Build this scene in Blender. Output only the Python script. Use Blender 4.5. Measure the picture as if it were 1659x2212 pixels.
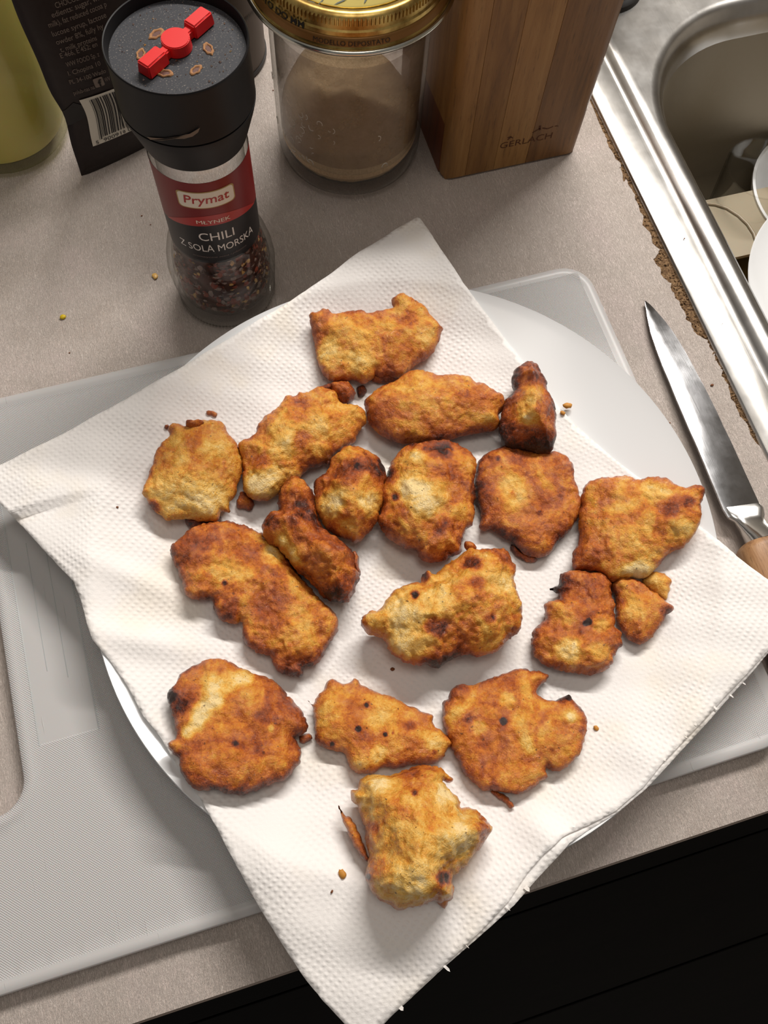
import bpy, bmesh, math, random
import numpy as np
from mathutils import Vector, Matrix, noise
from mathutils.geometry import delaunay_2d_cdt

random.seed(7)
for o in list(bpy.data.objects): bpy.data.objects.remove(o, do_unlink=True)
scene = bpy.context.scene
col = scene.collection

# ------------------------------------------------------------------ camera
F, W_, H_ = 1916.37, 1659.0, 2212.0
TILT, YAW, ROLL, CAMZ = 0.36622512, -0.39725944, 0.11424734, 0.39107784
def _rot():
    c, s = math.cos(TILT), math.sin(TILT); Rx = np.array([[1,0,0],[0,c,-s],[0,s,c]])
    c, s = math.cos(YAW), math.sin(YAW);   Rz = np.array([[c,-s,0],[s,c,0],[0,0,1]])
    c, s = math.cos(ROLL), math.sin(ROLL); Rr = np.array([[c,-s,0],[s,c,0],[0,0,1]])
    return Rz @ Rx @ Rr
CM = _rot(); CC = np.array([0, 0, CAMZ])
cam_d = bpy.data.cameras.new('camera'); cam = bpy.data.objects.new('camera', cam_d); col.objects.link(cam)
cam_d.sensor_fit = 'VERTICAL'; cam_d.sensor_height = 36.0; cam_d.sensor_width = 27.0
cam_d.lens = 36.0 * F / H_; cam_d.clip_start = 0.01
mw = np.eye(4); mw[:3, :3] = CM; mw[:3, 3] = CC
cam.matrix_world = Matrix(mw.tolist())
scene.camera = cam

# ------------------------------------------------------------------ light
world = bpy.data.worlds.new('world'); scene.world = world; world.use_nodes = True
world.node_tree.nodes['Background'].inputs[0].default_value = (1.0, 0.93, 0.87, 1)
world.node_tree.nodes['Background'].inputs[1].default_value = 0.17
def area(name, loc, target, size, sizey, power, color):
    d = bpy.data.lights.new(name, 'AREA'); d.shape = 'RECTANGLE'; d.size = size; d.size_y = sizey
    d.energy = power; d.color = color
    o = bpy.data.objects.new(name, d); col.objects.link(o); o.location = loc
    o.rotation_euler = (Vector(target) - Vector(loc)).to_track_quat('-Z', 'Y').to_euler()
    return o
area('kitchen_tube', (0.55, 0.80, 1.00), (0.10, -0.25, 0.0), 0.80, 0.05, 19.0, (1.0, 0.955, 0.90))
area('overhead_fill', (0.10, 0.10, 1.50), (0.06, 0.05, 0.0), 0.5, 0.5, 3.4, (1.0, 0.92, 0.82))  # added fill from overhead to lift the shadows, no known fixture
vs = scene.view_settings
vs.view_transform = 'Standard'; vs.look = 'None'; vs.gamma = 1.0; vs.use_curve_mapping = False
vs.exposure = 0.10

# ------------------------------------------------------------------ helpers
def ray(p):
    p = np.asarray(p, float)
    return np.stack([(p[..., 0] - W_/2) / F, -(p[..., 1] - H_/2) / F, -np.ones(p.shape[:-1])], -1) @ CM.T
def U(p, z=0.0):
    d = ray(p); t = (np.asarray(z) - CC[2]) / d[..., 2]
    return CC + d * t[..., None]

def put(o, parent=None):
    col.objects.link(o)
    if parent is not None:
        o.parent = parent
        o.matrix_parent_inverse = parent.matrix_world.inverted()
    return o
def tag(o, label=None, cat=None, group=None, kind=None):
    if label: o['label'] = label
    if cat: o['category'] = cat
    if group: o['group'] = group
    if kind: o['kind'] = kind
    return o
def thing(name, label, cat, loc=(0, 0, 0), group=None):
    o = bpy.data.objects.new(name, None); o.empty_display_size = 0.01; o.location = loc
    col.objects.link(o); o.matrix_world = Matrix.Translation(loc)
    return tag(o, label, cat, group)
def mesh(name, verts, faces, mat, parent=None, smooth=True, mats=None, idx=None):
    me = bpy.data.meshes.new(name)
    me.from_pydata([tuple(map(float, v)) for v in verts], [], [tuple(map(int, f)) for f in faces])
    for m in (mats or [mat]): me.materials.append(m)
    if idx is not None: me.polygons.foreach_set('material_index', list(idx))
    me.polygons.foreach_set('use_smooth', [smooth] * len(me.polygons))
    me.update()
    return put(bpy.data.objects.new(name, me), parent)
def frombm(name, bm, mat, parent=None, smooth=True, auto=None):
    bmesh.ops.recalc_face_normals(bm, faces=bm.faces[:])
    me = bpy.data.meshes.new(name); bm.to_mesh(me); bm.free(); me.materials.append(mat)
    me.polygons.foreach_set('use_smooth', [smooth] * len(me.polygons))
    if auto:
        try: me.set_sharp_from_angle(angle=math.radians(auto))
        except Exception: pass
    me.update()
    return put(bpy.data.objects.new(name, me), parent)
def lathe(name, prof, c, mat, parent=None, n=96, auto=40):
    """prof: list of (r,z), closed polyline from axis to axis (or closed ring)."""
    bm = bmesh.new(); rings = []
    for r, z in prof:
        if r < 1e-6: rings.append([bm.verts.new((c[0], c[1], c[2] + z))])
        else: rings.append([bm.verts.new((c[0] + r*math.cos(2*math.pi*k/n), c[1] + r*math.sin(2*math.pi*k/n), c[2] + z)) for k in range(n)])
    for a, b in zip(rings[:-1], rings[1:]):
        for k in range(n):
            k2 = (k + 1) % n
            if len(a) == 1 and len(b) == 1: continue
            if len(a) == 1: bm.faces.new((a[0], b[k2], b[k]))
            elif len(b) == 1: bm.faces.new((a[k], a[k2], b[0]))
            else: bm.faces.new((a[k], a[k2], b[k2], b[k]))
    return frombm(name, bm, mat, parent, True, auto)
def box(name, lo, hi, mat, parent=None, bevel=0.0, seg=2):
    bm = bmesh.new(); bmesh.ops.create_cube(bm, size=1)
    for v in bm.verts:
        v.co = Vector([lo[i] + (v.co[i] + .5) * (hi[i] - lo[i]) for i in range(3)])
    if bevel: bmesh.ops.bevel(bm, geom=bm.edges[:], offset=bevel, segments=seg, affect='EDGES', profile=.5)
    return frombm(name, bm, mat, parent, True, 40)
def prism(name, poly, z0, z1, mat, parent=None, bevel=0, inset_top=0):
    """poly: world xy list; z0,z1 heights (scalars)"""
    bm = bmesh.new()
    lo = [bm.verts.new((p[0], p[1], z0)) for p in poly]; hi = [bm.verts.new((p[0], p[1], z1)) for p in poly]
    bm.faces.new(lo[::-1]); top = bm.faces.new(hi)
    n = len(poly)
    for k in range(n): bm.faces.new((lo[k], lo[(k+1) % n], hi[(k+1) % n], hi[k]))
    if bevel:
        e = [e for e in bm.edges if abs(e.verts[0].co.z - z1) < 1e-9 and abs(e.verts[1].co.z - z1) < 1e-9]
        bmesh.ops.bevel(bm, geom=e, offset=bevel, segments=3, affect='EDGES', profile=.5)
    return frombm(name, bm, mat, parent, True, 35)
def inside(P, poly):
    x, y = P[:, 0], P[:, 1]; r = np.zeros(len(P), bool)
    n = len(poly)
    for i in range(n):
        x1, y1 = poly[i]; x2, y2 = poly[(i+1) % n]
        if y1 == y2: continue
        c = ((y1 > y) != (y2 > y)) & (x < (x2-x1) * (y-y1) / (y2-y1) + x1)
        r ^= c
    return r
def edgedist(P, poly):
    d = np.full(len(P), 1e9); n = len(poly)
    for i in range(n):
        a = poly[i]; b = poly[(i+1) % n]; ab = b - a; L = ab @ ab
        if L < 1e-14: continue
        t = np.clip(((P - a) @ ab) / L, 0, 1); q = P - (a + t[:, None] * ab)
        d = np.minimum(d, (q**2).sum(1))
    return np.sqrt(d)
def resample(poly, step, smooth=True):
    poly = np.asarray(poly, float); n = len(poly); out = []
    for i in range(n):
        p0, p1, p2, p3 = poly[i-1], poly[i], poly[(i+1) % n], poly[(i+2) % n]
        k = max(1, int(round(np.linalg.norm(p2-p1) / step)))
        for j in range(k):
            t = j / k
            if smooth:
                out.append(.5*((2*p1) + (-p0+p2)*t + (2*p0-5*p1+4*p2-p3)*t*t + (-p0+3*p1-3*p2+p3)*t**3))
            else: out.append(p1 + (p2-p1)*t)
    return np.array(out)
def hexgrid(poly, step, margin):
    lo = poly.min(0); hi = poly.max(0); pts = []
    ys = np.arange(lo[1], hi[1], step*.866)
    for k, y in enumerate(ys):
        xs = np.arange(lo[0] + (step/2 if k % 2 else 0), hi[0], step)
        pts.append(np.stack([xs, np.full_like(xs, y)], 1))
    P = np.concatenate(pts); P = P[inside(P, poly)]
    d = edgedist(P, poly); k = d > margin
    return P[k], d[k]
def triangulate(poly, step, holes=(), extra=None):
    """returns points, tris, distance-to-edge, boundary loop indices"""
    P, d = hexgrid(poly, step, step*.55)
    for h in holes:
        k = ~inside(P, h) & (edgedist(P, h) > step*.4); P = P[k]; d = d[k]
    if extra is not None:
        k = (np.min(((P[:, None, :] - extra[None])**2).sum(2), 1) > (step*.5)**2) & True; P = np.concatenate([P[k], extra])
    n = len(poly); B = [poly] + list(holes); allb = np.concatenate(B)
    edges = []; s = 0
    for b in B:
        edges += [(s+i, s+(i+1) % len(b)) for i in range(len(b))]; s += len(b)
    co = [Vector(p) for p in np.concatenate([allb, P])]
    vo, eo, fo, ov, oe, of = delaunay_2d_cdt(co, edges, [], 1 if not holes else 1, 1e-9)
    V = np.array([tuple(v) for v in vo]); T = [tuple(f) for f in fo]
    if holes:
        cen = np.array([V[list(t)].mean(0) for t in T]); keep = np.ones(len(T), bool)
        for h in holes: keep &= ~inside(cen, h)
        T = [t for t, k in zip(T, keep) if k]
    D = edgedist(V, poly)
    return V, T, D
def boundary(T):
    e = {}
    for t in T:
        for i in range(len(t)):
            a, b = t[i], t[(i+1) % len(t)]
            if (b, a) in e: del e[(b, a)]
            else: e[(a, b)] = 1
    return list(e)
def shell(name, V, T, ztop, zbot, mat, parent=None, smooth=True):
    """closed solid from a 2d triangulation; V 2d, ztop/zbot arrays"""
    n = len(V); bd = boundary(T)
    vt = np.c_[V, ztop]; vb = np.c_[V, zbot]
    faces = [t for t in T] + [tuple(i + n for i in t[::-1]) for t in T] + [(b, a, a+n, b+n) for a, b in bd]
    return mesh(name, np.concatenate([vt, vb]), faces, mat, parent, smooth)

# ---- materials
def mat(name, color=(.8, .8, .8), rough=.5, metal=0, trans=0, ior=1.45, coat=0, sss=0, spec=None, emit=None):
    m = bpy.data.materials.new(name); m.use_nodes = True
    b = m.node_tree.nodes['Principled BSDF']
    b.inputs['Base Color'].default_value = (*color, 1); b.inputs['Roughness'].default_value = rough
    b.inputs['Metallic'].default_value = metal; b.inputs['Transmission Weight'].default_value = trans
    b.inputs['IOR'].default_value = ior; b.inputs['Coat Weight'].default_value = coat
    b.inputs['Coat Roughness'].default_value = .1
    if sss: b.inputs['Subsurface Weight'].default_value = sss; b.inputs['Subsurface Scale'].default_value = .004
    if spec is not None: b.inputs['Specular IOR Level'].default_value = spec
    return m
def s2l(r, g, b):
    f = lambda c: (c/255/12.92) if c/255 <= .04045 else ((c/255+.055)/1.055)**2.4
    return (f(r), f(g), f(b))
class N:
    def __init__(s, m): s.t = m.node_tree; s.b = s.t.nodes['Principled BSDF']
    def n(s, kind, **kw):
        x = s.t.nodes.new(kind)
        for k, v in kw.items():
            if k.startswith('i_'):
                key = k[2:]; key = int(key) if key.isdigit() else key
                x.inputs[key].default_value = v
            else: setattr(x, k, v)
        return x
    def l(s, a, b): s.t.links.new(a, b)
    def co(s, which='Object', scale=(1, 1, 1), rot=(0, 0, 0)):
        tc = s.n('ShaderNodeTexCoord'); mp = s.n('ShaderNodeMapping')
        mp.inputs['Scale'].default_value = scale; mp.inputs['Rotation'].default_value = rot
        s.l(tc.outputs[which], mp.inputs[0]); return mp.outputs[0]
    def noise(s, vec, scale, detail=4, rough=.5, dist=0):
        x = s.n('ShaderNodeTexNoise'); x.inputs['Scale'].default_value = scale; x.inputs['Detail'].default_value = detail
        x.inputs['Roughness'].default_value = rough; x.inputs['Distortion'].default_value = dist
        if vec is not None: s.l(vec, x.inputs['Vector'])
        return x.outputs['Fac']
    def math(s, op, a, b=None, c=None, clamp=False):
        x = s.n('ShaderNodeMath', operation=op); x.use_clamp = clamp
        for i, v in enumerate((a, b, c)):
            if v is None: continue
            if isinstance(v, (int, float)): x.inputs[i].default_value = v
            else: s.l(v, x.inputs[i])
        return x.outputs[0]
    def ramp(s, fac, stops, interp='LINEAR'):
        x = s.n('ShaderNodeValToRGB'); x.color_ramp.interpolation = interp
        while len(x.color_ramp.elements) < len(stops): x.color_ramp.elements.new(.5)
        for e, (p, c) in zip(x.color_ramp.elements, stops): e.position = p; e.color = (*c, 1)
        s.l(fac, x.inputs[0]); return x.outputs[0]
    def mix(s, fac, a, b, mode='MIX'):
        x = s.n('ShaderNodeMix', data_type='RGBA', blend_type=mode)
        for sock, v in ((x.inputs[0], fac), (x.inputs[6], a), (x.inputs[7], b)):
            if isinstance(v, (int, float)): sock.default_value = v
            elif isinstance(v, tuple): sock.default_value = (*v, 1)
            else: s.l(v, sock)
        return x.outputs[2]
    def bump(s, h, dist, strength=1.0, prev=None):
        x = s.n('ShaderNodeBump'); x.inputs['Distance'].default_value = dist; x.inputs['Strength'].default_value = strength
        s.l(h, x.inputs['Height'])
        if prev is not None: s.l(prev, x.inputs['Normal'])
        return x.outputs[0]
    def set(s, key, out): s.l(out, s.b.inputs[key])

# laminate counter: pale beige with crossing fibres
M_counter = mat('laminate', rough=.42, spec=.35); g = N(M_counter)
v = g.co('Object')
def fibres(g, rotz, scale):
    a = g.co('Object', scale=(scale, scale*.09, 1), rot=(0, 0, rotz))
    x = g.noise(a, 1.0, 2, .5, 1.2)
    return g.math('ABSOLUTE', g.math('SUBTRACT', x, .5))
f1 = fibres(g, .3, 2600); f2 = fibres(g, 1.5, 2400); f3 = fibres(g, 2.5, 2500)
fb = g.math('MINIMUM', g.math('MINIMUM', f1, f2), f3)
fm = g.math('SUBTRACT', 1.0, g.math('MULTIPLY', fb, 22.0, clamp=True), clamp=True)
base = g.ramp(g.noise(v, 26, 3, .6), [(.32, s2l(186, 171, 161)), (.5, s2l(197, 183, 174)), (.68, s2l(204, 187, 180))])
c1 = g.mix(g.math('MULTIPLY', fm, .55), base, s2l(230, 221, 212))
sp = g.ramp(g.noise(v, 900, 2, .5), [(.0, (.0,)*3), (.62, (0, 0, 0)), (.72, (1, 1, 1))])
c2 = g.mix(g.math('MULTIPLY', sp, .16), c1, s2l(150, 132, 120))
g.set('Base Color', c2)
g.set('Normal', g.bump(g.math('ADD', g.math('MULTIPLY', fm, .5), g.noise(v, 500, 3, .6)), .0003, .9))
M_edgeband = mat('edge_band', s2l(120, 106, 96), .5)
M_core = mat('particleboard', rough=.9); g = N(M_core); v = g.co('Object')
g.set('Base Color', g.ramp(g.noise(v, 700, 6, .75), [(.3, s2l(58, 40, 25)), (.45, s2l(120, 90, 60)), (.6, s2l(168, 134, 96)), (.75, s2l(195, 165, 128))]))
g.set('Normal', g.bump(g.noise(v, 1100, 5, .8), .0012, 1))
# steel
M_steel = mat('brushed_steel', s2l(205, 203, 200), .3, 1); g = N(M_steel)
v = g.co('Object')
n1 = g.noise(g.co('Object', scale=(1, .04, 1)), 1500, 3, .6)
g.set('Roughness', g.math('ADD', g.math('MULTIPLY', g.noise(v, 60, 5, .6), .12), .19))
g.set('Base Color', g.mix(g.ramp(g.noise(v, 45, 4, .6), [(.35, (0,)*3), (.75, (1,)*3)]), s2l(208, 206, 203), s2l(186, 182, 176)))
g.set('Normal', g.bump(n1, .00003, .35))
M_basin = mat('basin_steel', s2l(150, 139, 120), .5, .5); g = N(M_basin); v = g.co('Object')
g.set('Normal', g.bump(g.noise(v, 160, 3, .5), .0006, .35))
M_blade = mat('blade_steel', s2l(190, 190, 192), .26, 1); g = N(M_blade)
g.set('Normal', g.bump(g.noise(g.co('Object', scale=(1, .03, 1), rot=(0, 0, .12)), 2500, 3, .6), .00002, .5))
g.set('Roughness', g.math('ADD', g.math('MULTIPLY', g.noise(g.co('Object'), 120, 4, .6), .12), .11))
M_bolster = mat('polished_steel', s2l(215, 213, 210), .2, 1)
M_chrome = mat('chrome_dark', s2l(120, 120, 120), .12, 1)
# ceramics, plastics
M_plate = mat('white_porcelain', s2l(226, 227, 228), .14, spec=.45, coat=.0)
M_board = mat('white_plastic_board', s2l(196, 194, 192), .38, spec=.45, sss=.15); g = N(M_board)
tc = g.n('ShaderNodeTexCoord'); sep = g.n('ShaderNodeSeparateXYZ'); g.l(tc.outputs['Object'], sep.inputs[0])
KX = 2*math.pi/.00105
wx = g.math('SINE', g.math('MULTIPLY', sep.outputs[0], KX)); wy = g.math('SINE', g.math('MULTIPLY', sep.outputs[1], KX))
wv = g.math('MULTIPLY', wx, wy)
def band(g, s, lo, hi, soft=.0006):
    a = g.math('DIVIDE', g.math('SUBTRACT', s, lo), soft, clamp=True); b = g.math('DIVIDE', g.math('SUBTRACT', hi, s), soft, clamp=True)
    return g.math('MULTIPLY', a, b)
# smooth embossed panel near the handle slot, woven relief elsewhere; plain rim
panel = g.math('MULTIPLY', band(g, sep.outputs[0], -.1105, -.0855), band(g, sep.outputs[1], .075, .200))
rim = g.math('MULTIPLY', band(g, sep.outputs[0], -.158, .1925), band(g, sep.outputs[1], -.0075, .2365))
mask = g.math('MULTIPLY', rim, g.math('SUBTRACT', 1.0, panel))
hh = g.math('ADD', g.math('MULTIPLY', g.math('MULTIPLY', wv, mask), 1.0), g.math('MULTIPLY', panel, -1.2))
scr = g.noise(g.co('Object', scale=(1, .05, 1), rot=(0, 0, .6)), 900, 2, .5)
hh = g.math('ADD', hh, g.math('MULTIPLY', g.ramp(scr, [(.70, (0,)*3), (.78, (1,)*3)]), 1.0))
g.set('Normal', g.bump(hh, .00014, .9))
g.set('Base Color', g.mix(g.math('MULTIPLY', g.math('MULTIPLY', g.math('MAXIMUM', wv, 0.0), mask), .5), s2l(188, 186, 185), s2l(224, 222, 222)))  # weave crests coloured lighter in place of their specular dots
# paper
M_paper = mat('paper_towel', s2l(238, 233, 228), .95, spec=.1, sss=.0); g = N(M_paper)
tc = g.n('ShaderNodeTexCoord'); sep = g.n('ShaderNodeSeparateXYZ')
mp = g.n('ShaderNodeMapping'); mp.inputs['Rotation'].default_value = (0, 0, math.radians(-37)); g.l(tc.outputs['Object'], mp.inputs[0])
# wobble the lattice slightly
nz = g.n('ShaderNodeTexNoise'); nz.inputs['Scale'].default_value = 60; g.l(mp.outputs[0], nz.inputs['Vector'])
vm = g.n('ShaderNodeVectorMath', operation='MULTIPLY_ADD'); g.l(nz.outputs['Color'], vm.inputs[0])
vm.inputs[1].default_value = (.0032, .0032, 0); g.l(mp.outputs[0], vm.inputs[2]); g.l(vm.outputs[0], sep.inputs[0])
KP = 2*math.pi/.0046
px_ = g.math('COSINE', g.math('MULTIPLY', sep.outputs[0], KP)); py_ = g.math('COSINE', g.math('MULTIPLY', sep.outputs[1], KP*.86))
dots = g.math('ABSOLUTE', g.math('MULTIPLY', px_, py_))
dots = g.math('POWER', dots, 2.2)
oil = g.ramp(g.noise(g.co('Object'), 22, 3, .6), [(.54, (0,)*3), (.68, (1,)*3)])
g.set('Base Color', g.mix(g.math('MULTIPLY', oil, .28), s2l(237, 233, 230), s2l(236, 221, 192)))
pm = g.ramp(g.noise(g.co('Object'), 34, 3, .6), [(.30, (.12,)*3), (.62, (1,)*3)])
b1 = g.bump(g.math('MULTIPLY', dots, pm), .0005, .52)
g.set('Normal', g.bump(g.noise(g.co('Object'), 1500, 4, .7), .00018, .7, b1))
# wood
def wood(name, a, b, c, scale=(1, 1, .08), s=160, rough=.45):
    m = mat(name, rough=rough); g = N(m)
    v = g.co('Object', scale=scale)
    n = g.noise(v, s, 6, .65, .6); st = g.noise(v, s*6, 4, .7)
    c0 = g.ramp(n, [(.3, a), (.5, b), (.7, c)])
    pores = g.ramp(st, [(.56, (0,)*3), (.66, (1,)*3)])
    g.set('Base Color', g.mix(g.math('MULTIPLY', pores, .45), c0, tuple(x*.35 for x in a)))
    g.set('Normal', g.bump(st, .0002, .5)); return m
M_oak = [wood('oak_pale', s2l(134, 94, 48), s2l(156, 112, 60), s2l(168, 126, 72)),
         wood('oak_warm', s2l(118, 80, 40), s2l(140, 98, 50), s2l(154, 112, 62)),
         wood('oak_brown', s2l(104, 70, 36), s2l(128, 88, 46), s2l(140, 100, 56)),
         wood('oak_shaded', s2l(92, 44, 24), s2l(112, 58, 30), s2l(124, 68, 38))]  # last one: darker oak tone with the shade of the block's left face
M_handle = wood('handle_wood', s2l(120, 84, 54), s2l(160, 118, 80), s2l(182, 142, 102), scale=(1, .08, 1), s=260)
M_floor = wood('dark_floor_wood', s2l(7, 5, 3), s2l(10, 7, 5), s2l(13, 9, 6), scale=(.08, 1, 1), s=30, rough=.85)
M_black = mat('black_plastic', s2l(24, 23, 24), .5, spec=.2)
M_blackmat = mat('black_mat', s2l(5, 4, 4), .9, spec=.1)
M_red = mat('red_plastic', s2l(205, 28, 28), .32, spec=.5)
M_dust = mat('pepper_dust', s2l(150, 108, 72), .9)
M_engr = mat('burnt_mark', s2l(84, 46, 22), .8)
M_gold = mat('gold_lacquer', s2l(178, 138, 60), .3, .85); g = N(M_gold)
g.set('Base Color', g.ramp(g.noise(g.co('Object'), 120, 4, .6), [(.35, s2l(134, 104, 52)), (.6, s2l(186, 158, 92))]))
M_golddisc = mat('gold_disc', s2l(205, 188, 110), .28, .8)
M_golddark = mat('brown_lacquer', s2l(136, 96, 50), .38, .5)
M_silver = mat('tin_edge', s2l(205, 205, 195), .2, 1)
M_ink = mat('black_ink', s2l(25, 22, 15), .6)
def glassmat(name, color=(1, 1, 1), rough=0.0, ior=1.45):
    return mat(name, color, rough, 0, 1.0, ior)
def thinglass(name, tint, edge, refr=.25, ior=1.45, rough=0.0):
    """clear wall: mostly straight-through, partly refracting, mirror-like by Fresnel"""
    m = bpy.data.materials.new(name); m.use_nodes = True; t = m.node_tree; t.nodes.clear()
    out = t.nodes.new('ShaderNodeOutputMaterial'); tr = t.nodes.new('ShaderNodeBsdfTransparent'); go = t.nodes.new('ShaderNodeBsdfGlossy')
    lw = t.nodes.new('ShaderNodeLayerWeight'); lw.inputs['Blend'].default_value = .5
    p1 = t.nodes.new('ShaderNodeMath'); p1.operation = 'POWER'; p1.inputs[1].default_value = 3.5; t.links.new(lw.outputs['Facing'], p1.inputs[0])
    p2 = t.nodes.new('ShaderNodeMath'); p2.operation = 'MULTIPLY_ADD'; p2.inputs[1].default_value = .45; p2.inputs[2].default_value = .03; t.links.new(p1.outputs[0], p2.inputs[0])
    mc = t.nodes.new('ShaderNodeMix'); mc.data_type = 'RGBA'; mc.inputs[6].default_value = (*tint, 1); mc.inputs[7].default_value = (*edge, 1)
    t.links.new(p1.outputs[0], mc.inputs[0]); t.links.new(mc.outputs[2], tr.inputs[0])
    go.inputs['Roughness'].default_value = .04 + rough
    m2 = t.nodes.new('ShaderNodeMixShader'); t.links.new(p2.outputs[0], m2.inputs[0]); t.links.new(tr.outputs[0], m2.inputs[1]); t.links.new(go.outputs[0], m2.inputs[2])
    t.links.new(m2.outputs[0], out.inputs[0]); return m
M_glass = thinglass('clear_glass', (.985, .985, .98), (.55, .55, .52))
M_oil = mat('yellow_oil', s2l(222, 208, 128), .15, sss=.5); M_oil.node_tree.nodes['Principled BSDF'].inputs['Alpha'].default_value = .82; 
M_bottle = thinglass('bottle_plastic', (.97, .97, .9), (.7, .72, .45), .2, 1.35)
# the powdery film on the jar's inner wall
M_film = bpy.data.materials.new('dust_film'); M_film.use_nodes = True; g = N(M_film)
al = g.ramp(g.noise(g.co('Object'), 55, 6, .7), [(.35, (.34,)*3), (.65, (.62,)*3)])
df = g.n('ShaderNodeBsdfDiffuse'); tl = g.n('ShaderNodeBsdfTranslucent'); tp_ = g.n('ShaderNodeBsdfTransparent')
for x_ in (df, tl): x_.inputs[0].default_value = (*s2l(206, 184, 164), 1)
ma, mb = g.n('ShaderNodeMixShader'), g.n('ShaderNodeMixShader'); ma.inputs[0].default_value = .6
g.l(df.outputs[0], ma.inputs[1]); g.l(tl.outputs[0], ma.inputs[2]); g.l(al, mb.inputs[0]); g.l(tp_.outputs[0], mb.inputs[1]); g.l(ma.outputs[0], mb.inputs[2])
g.l(mb.outputs[0], g.t.nodes['Material Output'].inputs[0])
M_flour = mat('breadcrumb_powder', rough=.95); g = N(M_flour)
g.set('Base Color', g.ramp(g.noise(g.co('Object'), 900, 4, .7), [(.3, s2l(206, 172, 132)), (.6, s2l(232, 202, 162))]))
g.set('Normal', g.bump(g.noise(g.co('Object'), 1500, 4, .7), .0004, 1))
M_labelred = mat('label_red', s2l(118, 18, 20), .35, spec=.3); M_labelred2 = mat('label_bright_red', s2l(165, 28, 22), .35)
M_labelblk = mat('label_black', s2l(27, 24, 26), .38, spec=.3); M_cream = mat('label_cream', s2l(226, 220, 205), .5)
M_goldprint = mat('label_gold', s2l(170, 140, 80), .45); M_white = mat('white_print', s2l(225, 222, 218), .5)
M_dim = mat('dim_print', s2l(110, 96, 92), .5); M_greyprint = mat('grey_print', s2l(128, 114, 104), .55)
M_pouch = mat('pouch_film', s2l(40, 31, 29), .42, spec=.35); g = N(M_pouch)
g.set('Normal', g.bump(g.noise(g.co('Object'), 45, 3, .5), .003, .5))
M_pouchdark = mat('pouch_black_print', s2l(18, 14, 14), .3)
M_spice = [mat('chili_dark', s2l(84, 46, 34), .5), mat('chili_red', s2l(134, 58, 36), .45), mat('chili_seed', s2l(208, 164, 96), .5), mat('sea_salt', s2l(150, 128, 118), .4)]
M_seed = mat('seed_yellow', s2l(214, 170, 96), .4); M_lentil = mat('seed_bright_yellow', s2l(206, 176, 30), .4)
M_can = mat('can_grey', s2l(74, 64, 55), .5, .2); M_canbase = mat('can_black', s2l(24, 20, 18), .5)
M_tray = mat('milky_plastic', s2l(156, 144, 122), .3, 0, .0, sss=.2)
M_olive = mat('brown_dregs', s2l(110, 88, 48), .25)
M_wall = mat('wall_paint', s2l(190, 182, 170), .7)

# fried chicken crust
M_crust = mat('fried_crust', rough=.4, spec=.5, sss=.06); g = N(M_crust)
g.b.inputs['Subsurface Radius'].default_value = (1, .4, .15); g.b.inputs['Subsurface Scale'].default_value = .003
at = g.n('ShaderNodeAttribute', attribute_name='tone')
oi = g.n('ShaderNodeObjectInfo'); tc = g.n('ShaderNodeTexCoord')
va = g.n('ShaderNodeVectorMath', operation='ADD'); g.l(tc.outputs['Object'], va.inputs[0])
cx_ = g.n('ShaderNodeCombineXYZ'); g.l(oi.outputs['Random'], cx_.inputs[0]); g.l(oi.outputs['Random'], cx_.inputs[2]); g.l(cx_.outputs[0], va.inputs[1])
V3 = va.outputs[0]
n1 = g.ramp(g.noise(V3, 62, 5, .62, .8), [(.0, (0,)*3), (.38, (.16,)*3), (.47, (.42,)*3), (.53, (.58,)*3), (.62, (.84,)*3), (1., (1,)*3)]); n2 = g.noise(V3, 360, 6, .75); n3 = g.noise(V3, 1500, 3, .6)
t = g.math('ADD', at.outputs['Fac'], g.math('MULTIPLY', g.math('SUBTRACT', n1, .5), .46))
t = g.math('ADD', t, g.math('MULTIPLY', g.math('SUBTRACT', n2, .5), .62))
t = g.math('ADD', t, g.math('MULTIPLY', g.math('SUBTRACT', n3, .5), .4), clamp=True)
cr = g.ramp(t, [(.0, s2l(242, 212, 150)), (.16, s2l(236, 190, 100)), (.34, s2l(222, 158, 58)), (.52, s2l(202, 116, 36)), (.7, s2l(162, 76, 24)), (.9, s2l(92, 34, 12)), (1., s2l(40, 18, 10))])
spk = g.ramp(g.noise(V3, 620, 1, .4), [(.0, (1,)*3), (.235, (1,)*3), (.27, (0,)*3)])
g.set('Base Color', g.mix(g.math('MULTIPLY', spk, .7), cr, s2l(70, 30, 12)))
g.set('Roughness', g.math('ADD', g.math('MULTIPLY', g.noise(V3, 200, 5, .7), .6), -.02))
g.b.inputs['Coat Weight'].default_value = .4; g.b.inputs['Coat Roughness'].default_value = .12
vo = g.n('ShaderNodeTexVoronoi', feature='SMOOTH_F1'); vo.inputs['Scale'].default_value = 420; vo.inputs['Smoothness'].default_value = .5; g.l(V3, vo.inputs['Vector'])
b0 = g.bump(g.math('ADD', n2, g.math('MULTIPLY', vo.outputs['Distance'], g.math('MULTIPLY', n1, -.9))), .0018, .65)
bb = g.bump(n3, .0006, .6, b0); g.set('Normal', bb); g.set('Coat Normal', g.bump(n2, .0013, .6)); g.set('Coat Weight', g.ramp(g.noise(V3, 150, 3, .6), [(.44, (.02,)*3), (.60, (.6,)*3)]))
M_crumb = mat('crumb', s2l(190, 130, 50), .6); M_crumbdark = mat('crumb_dark', s2l(110, 62, 28), .7)

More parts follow.
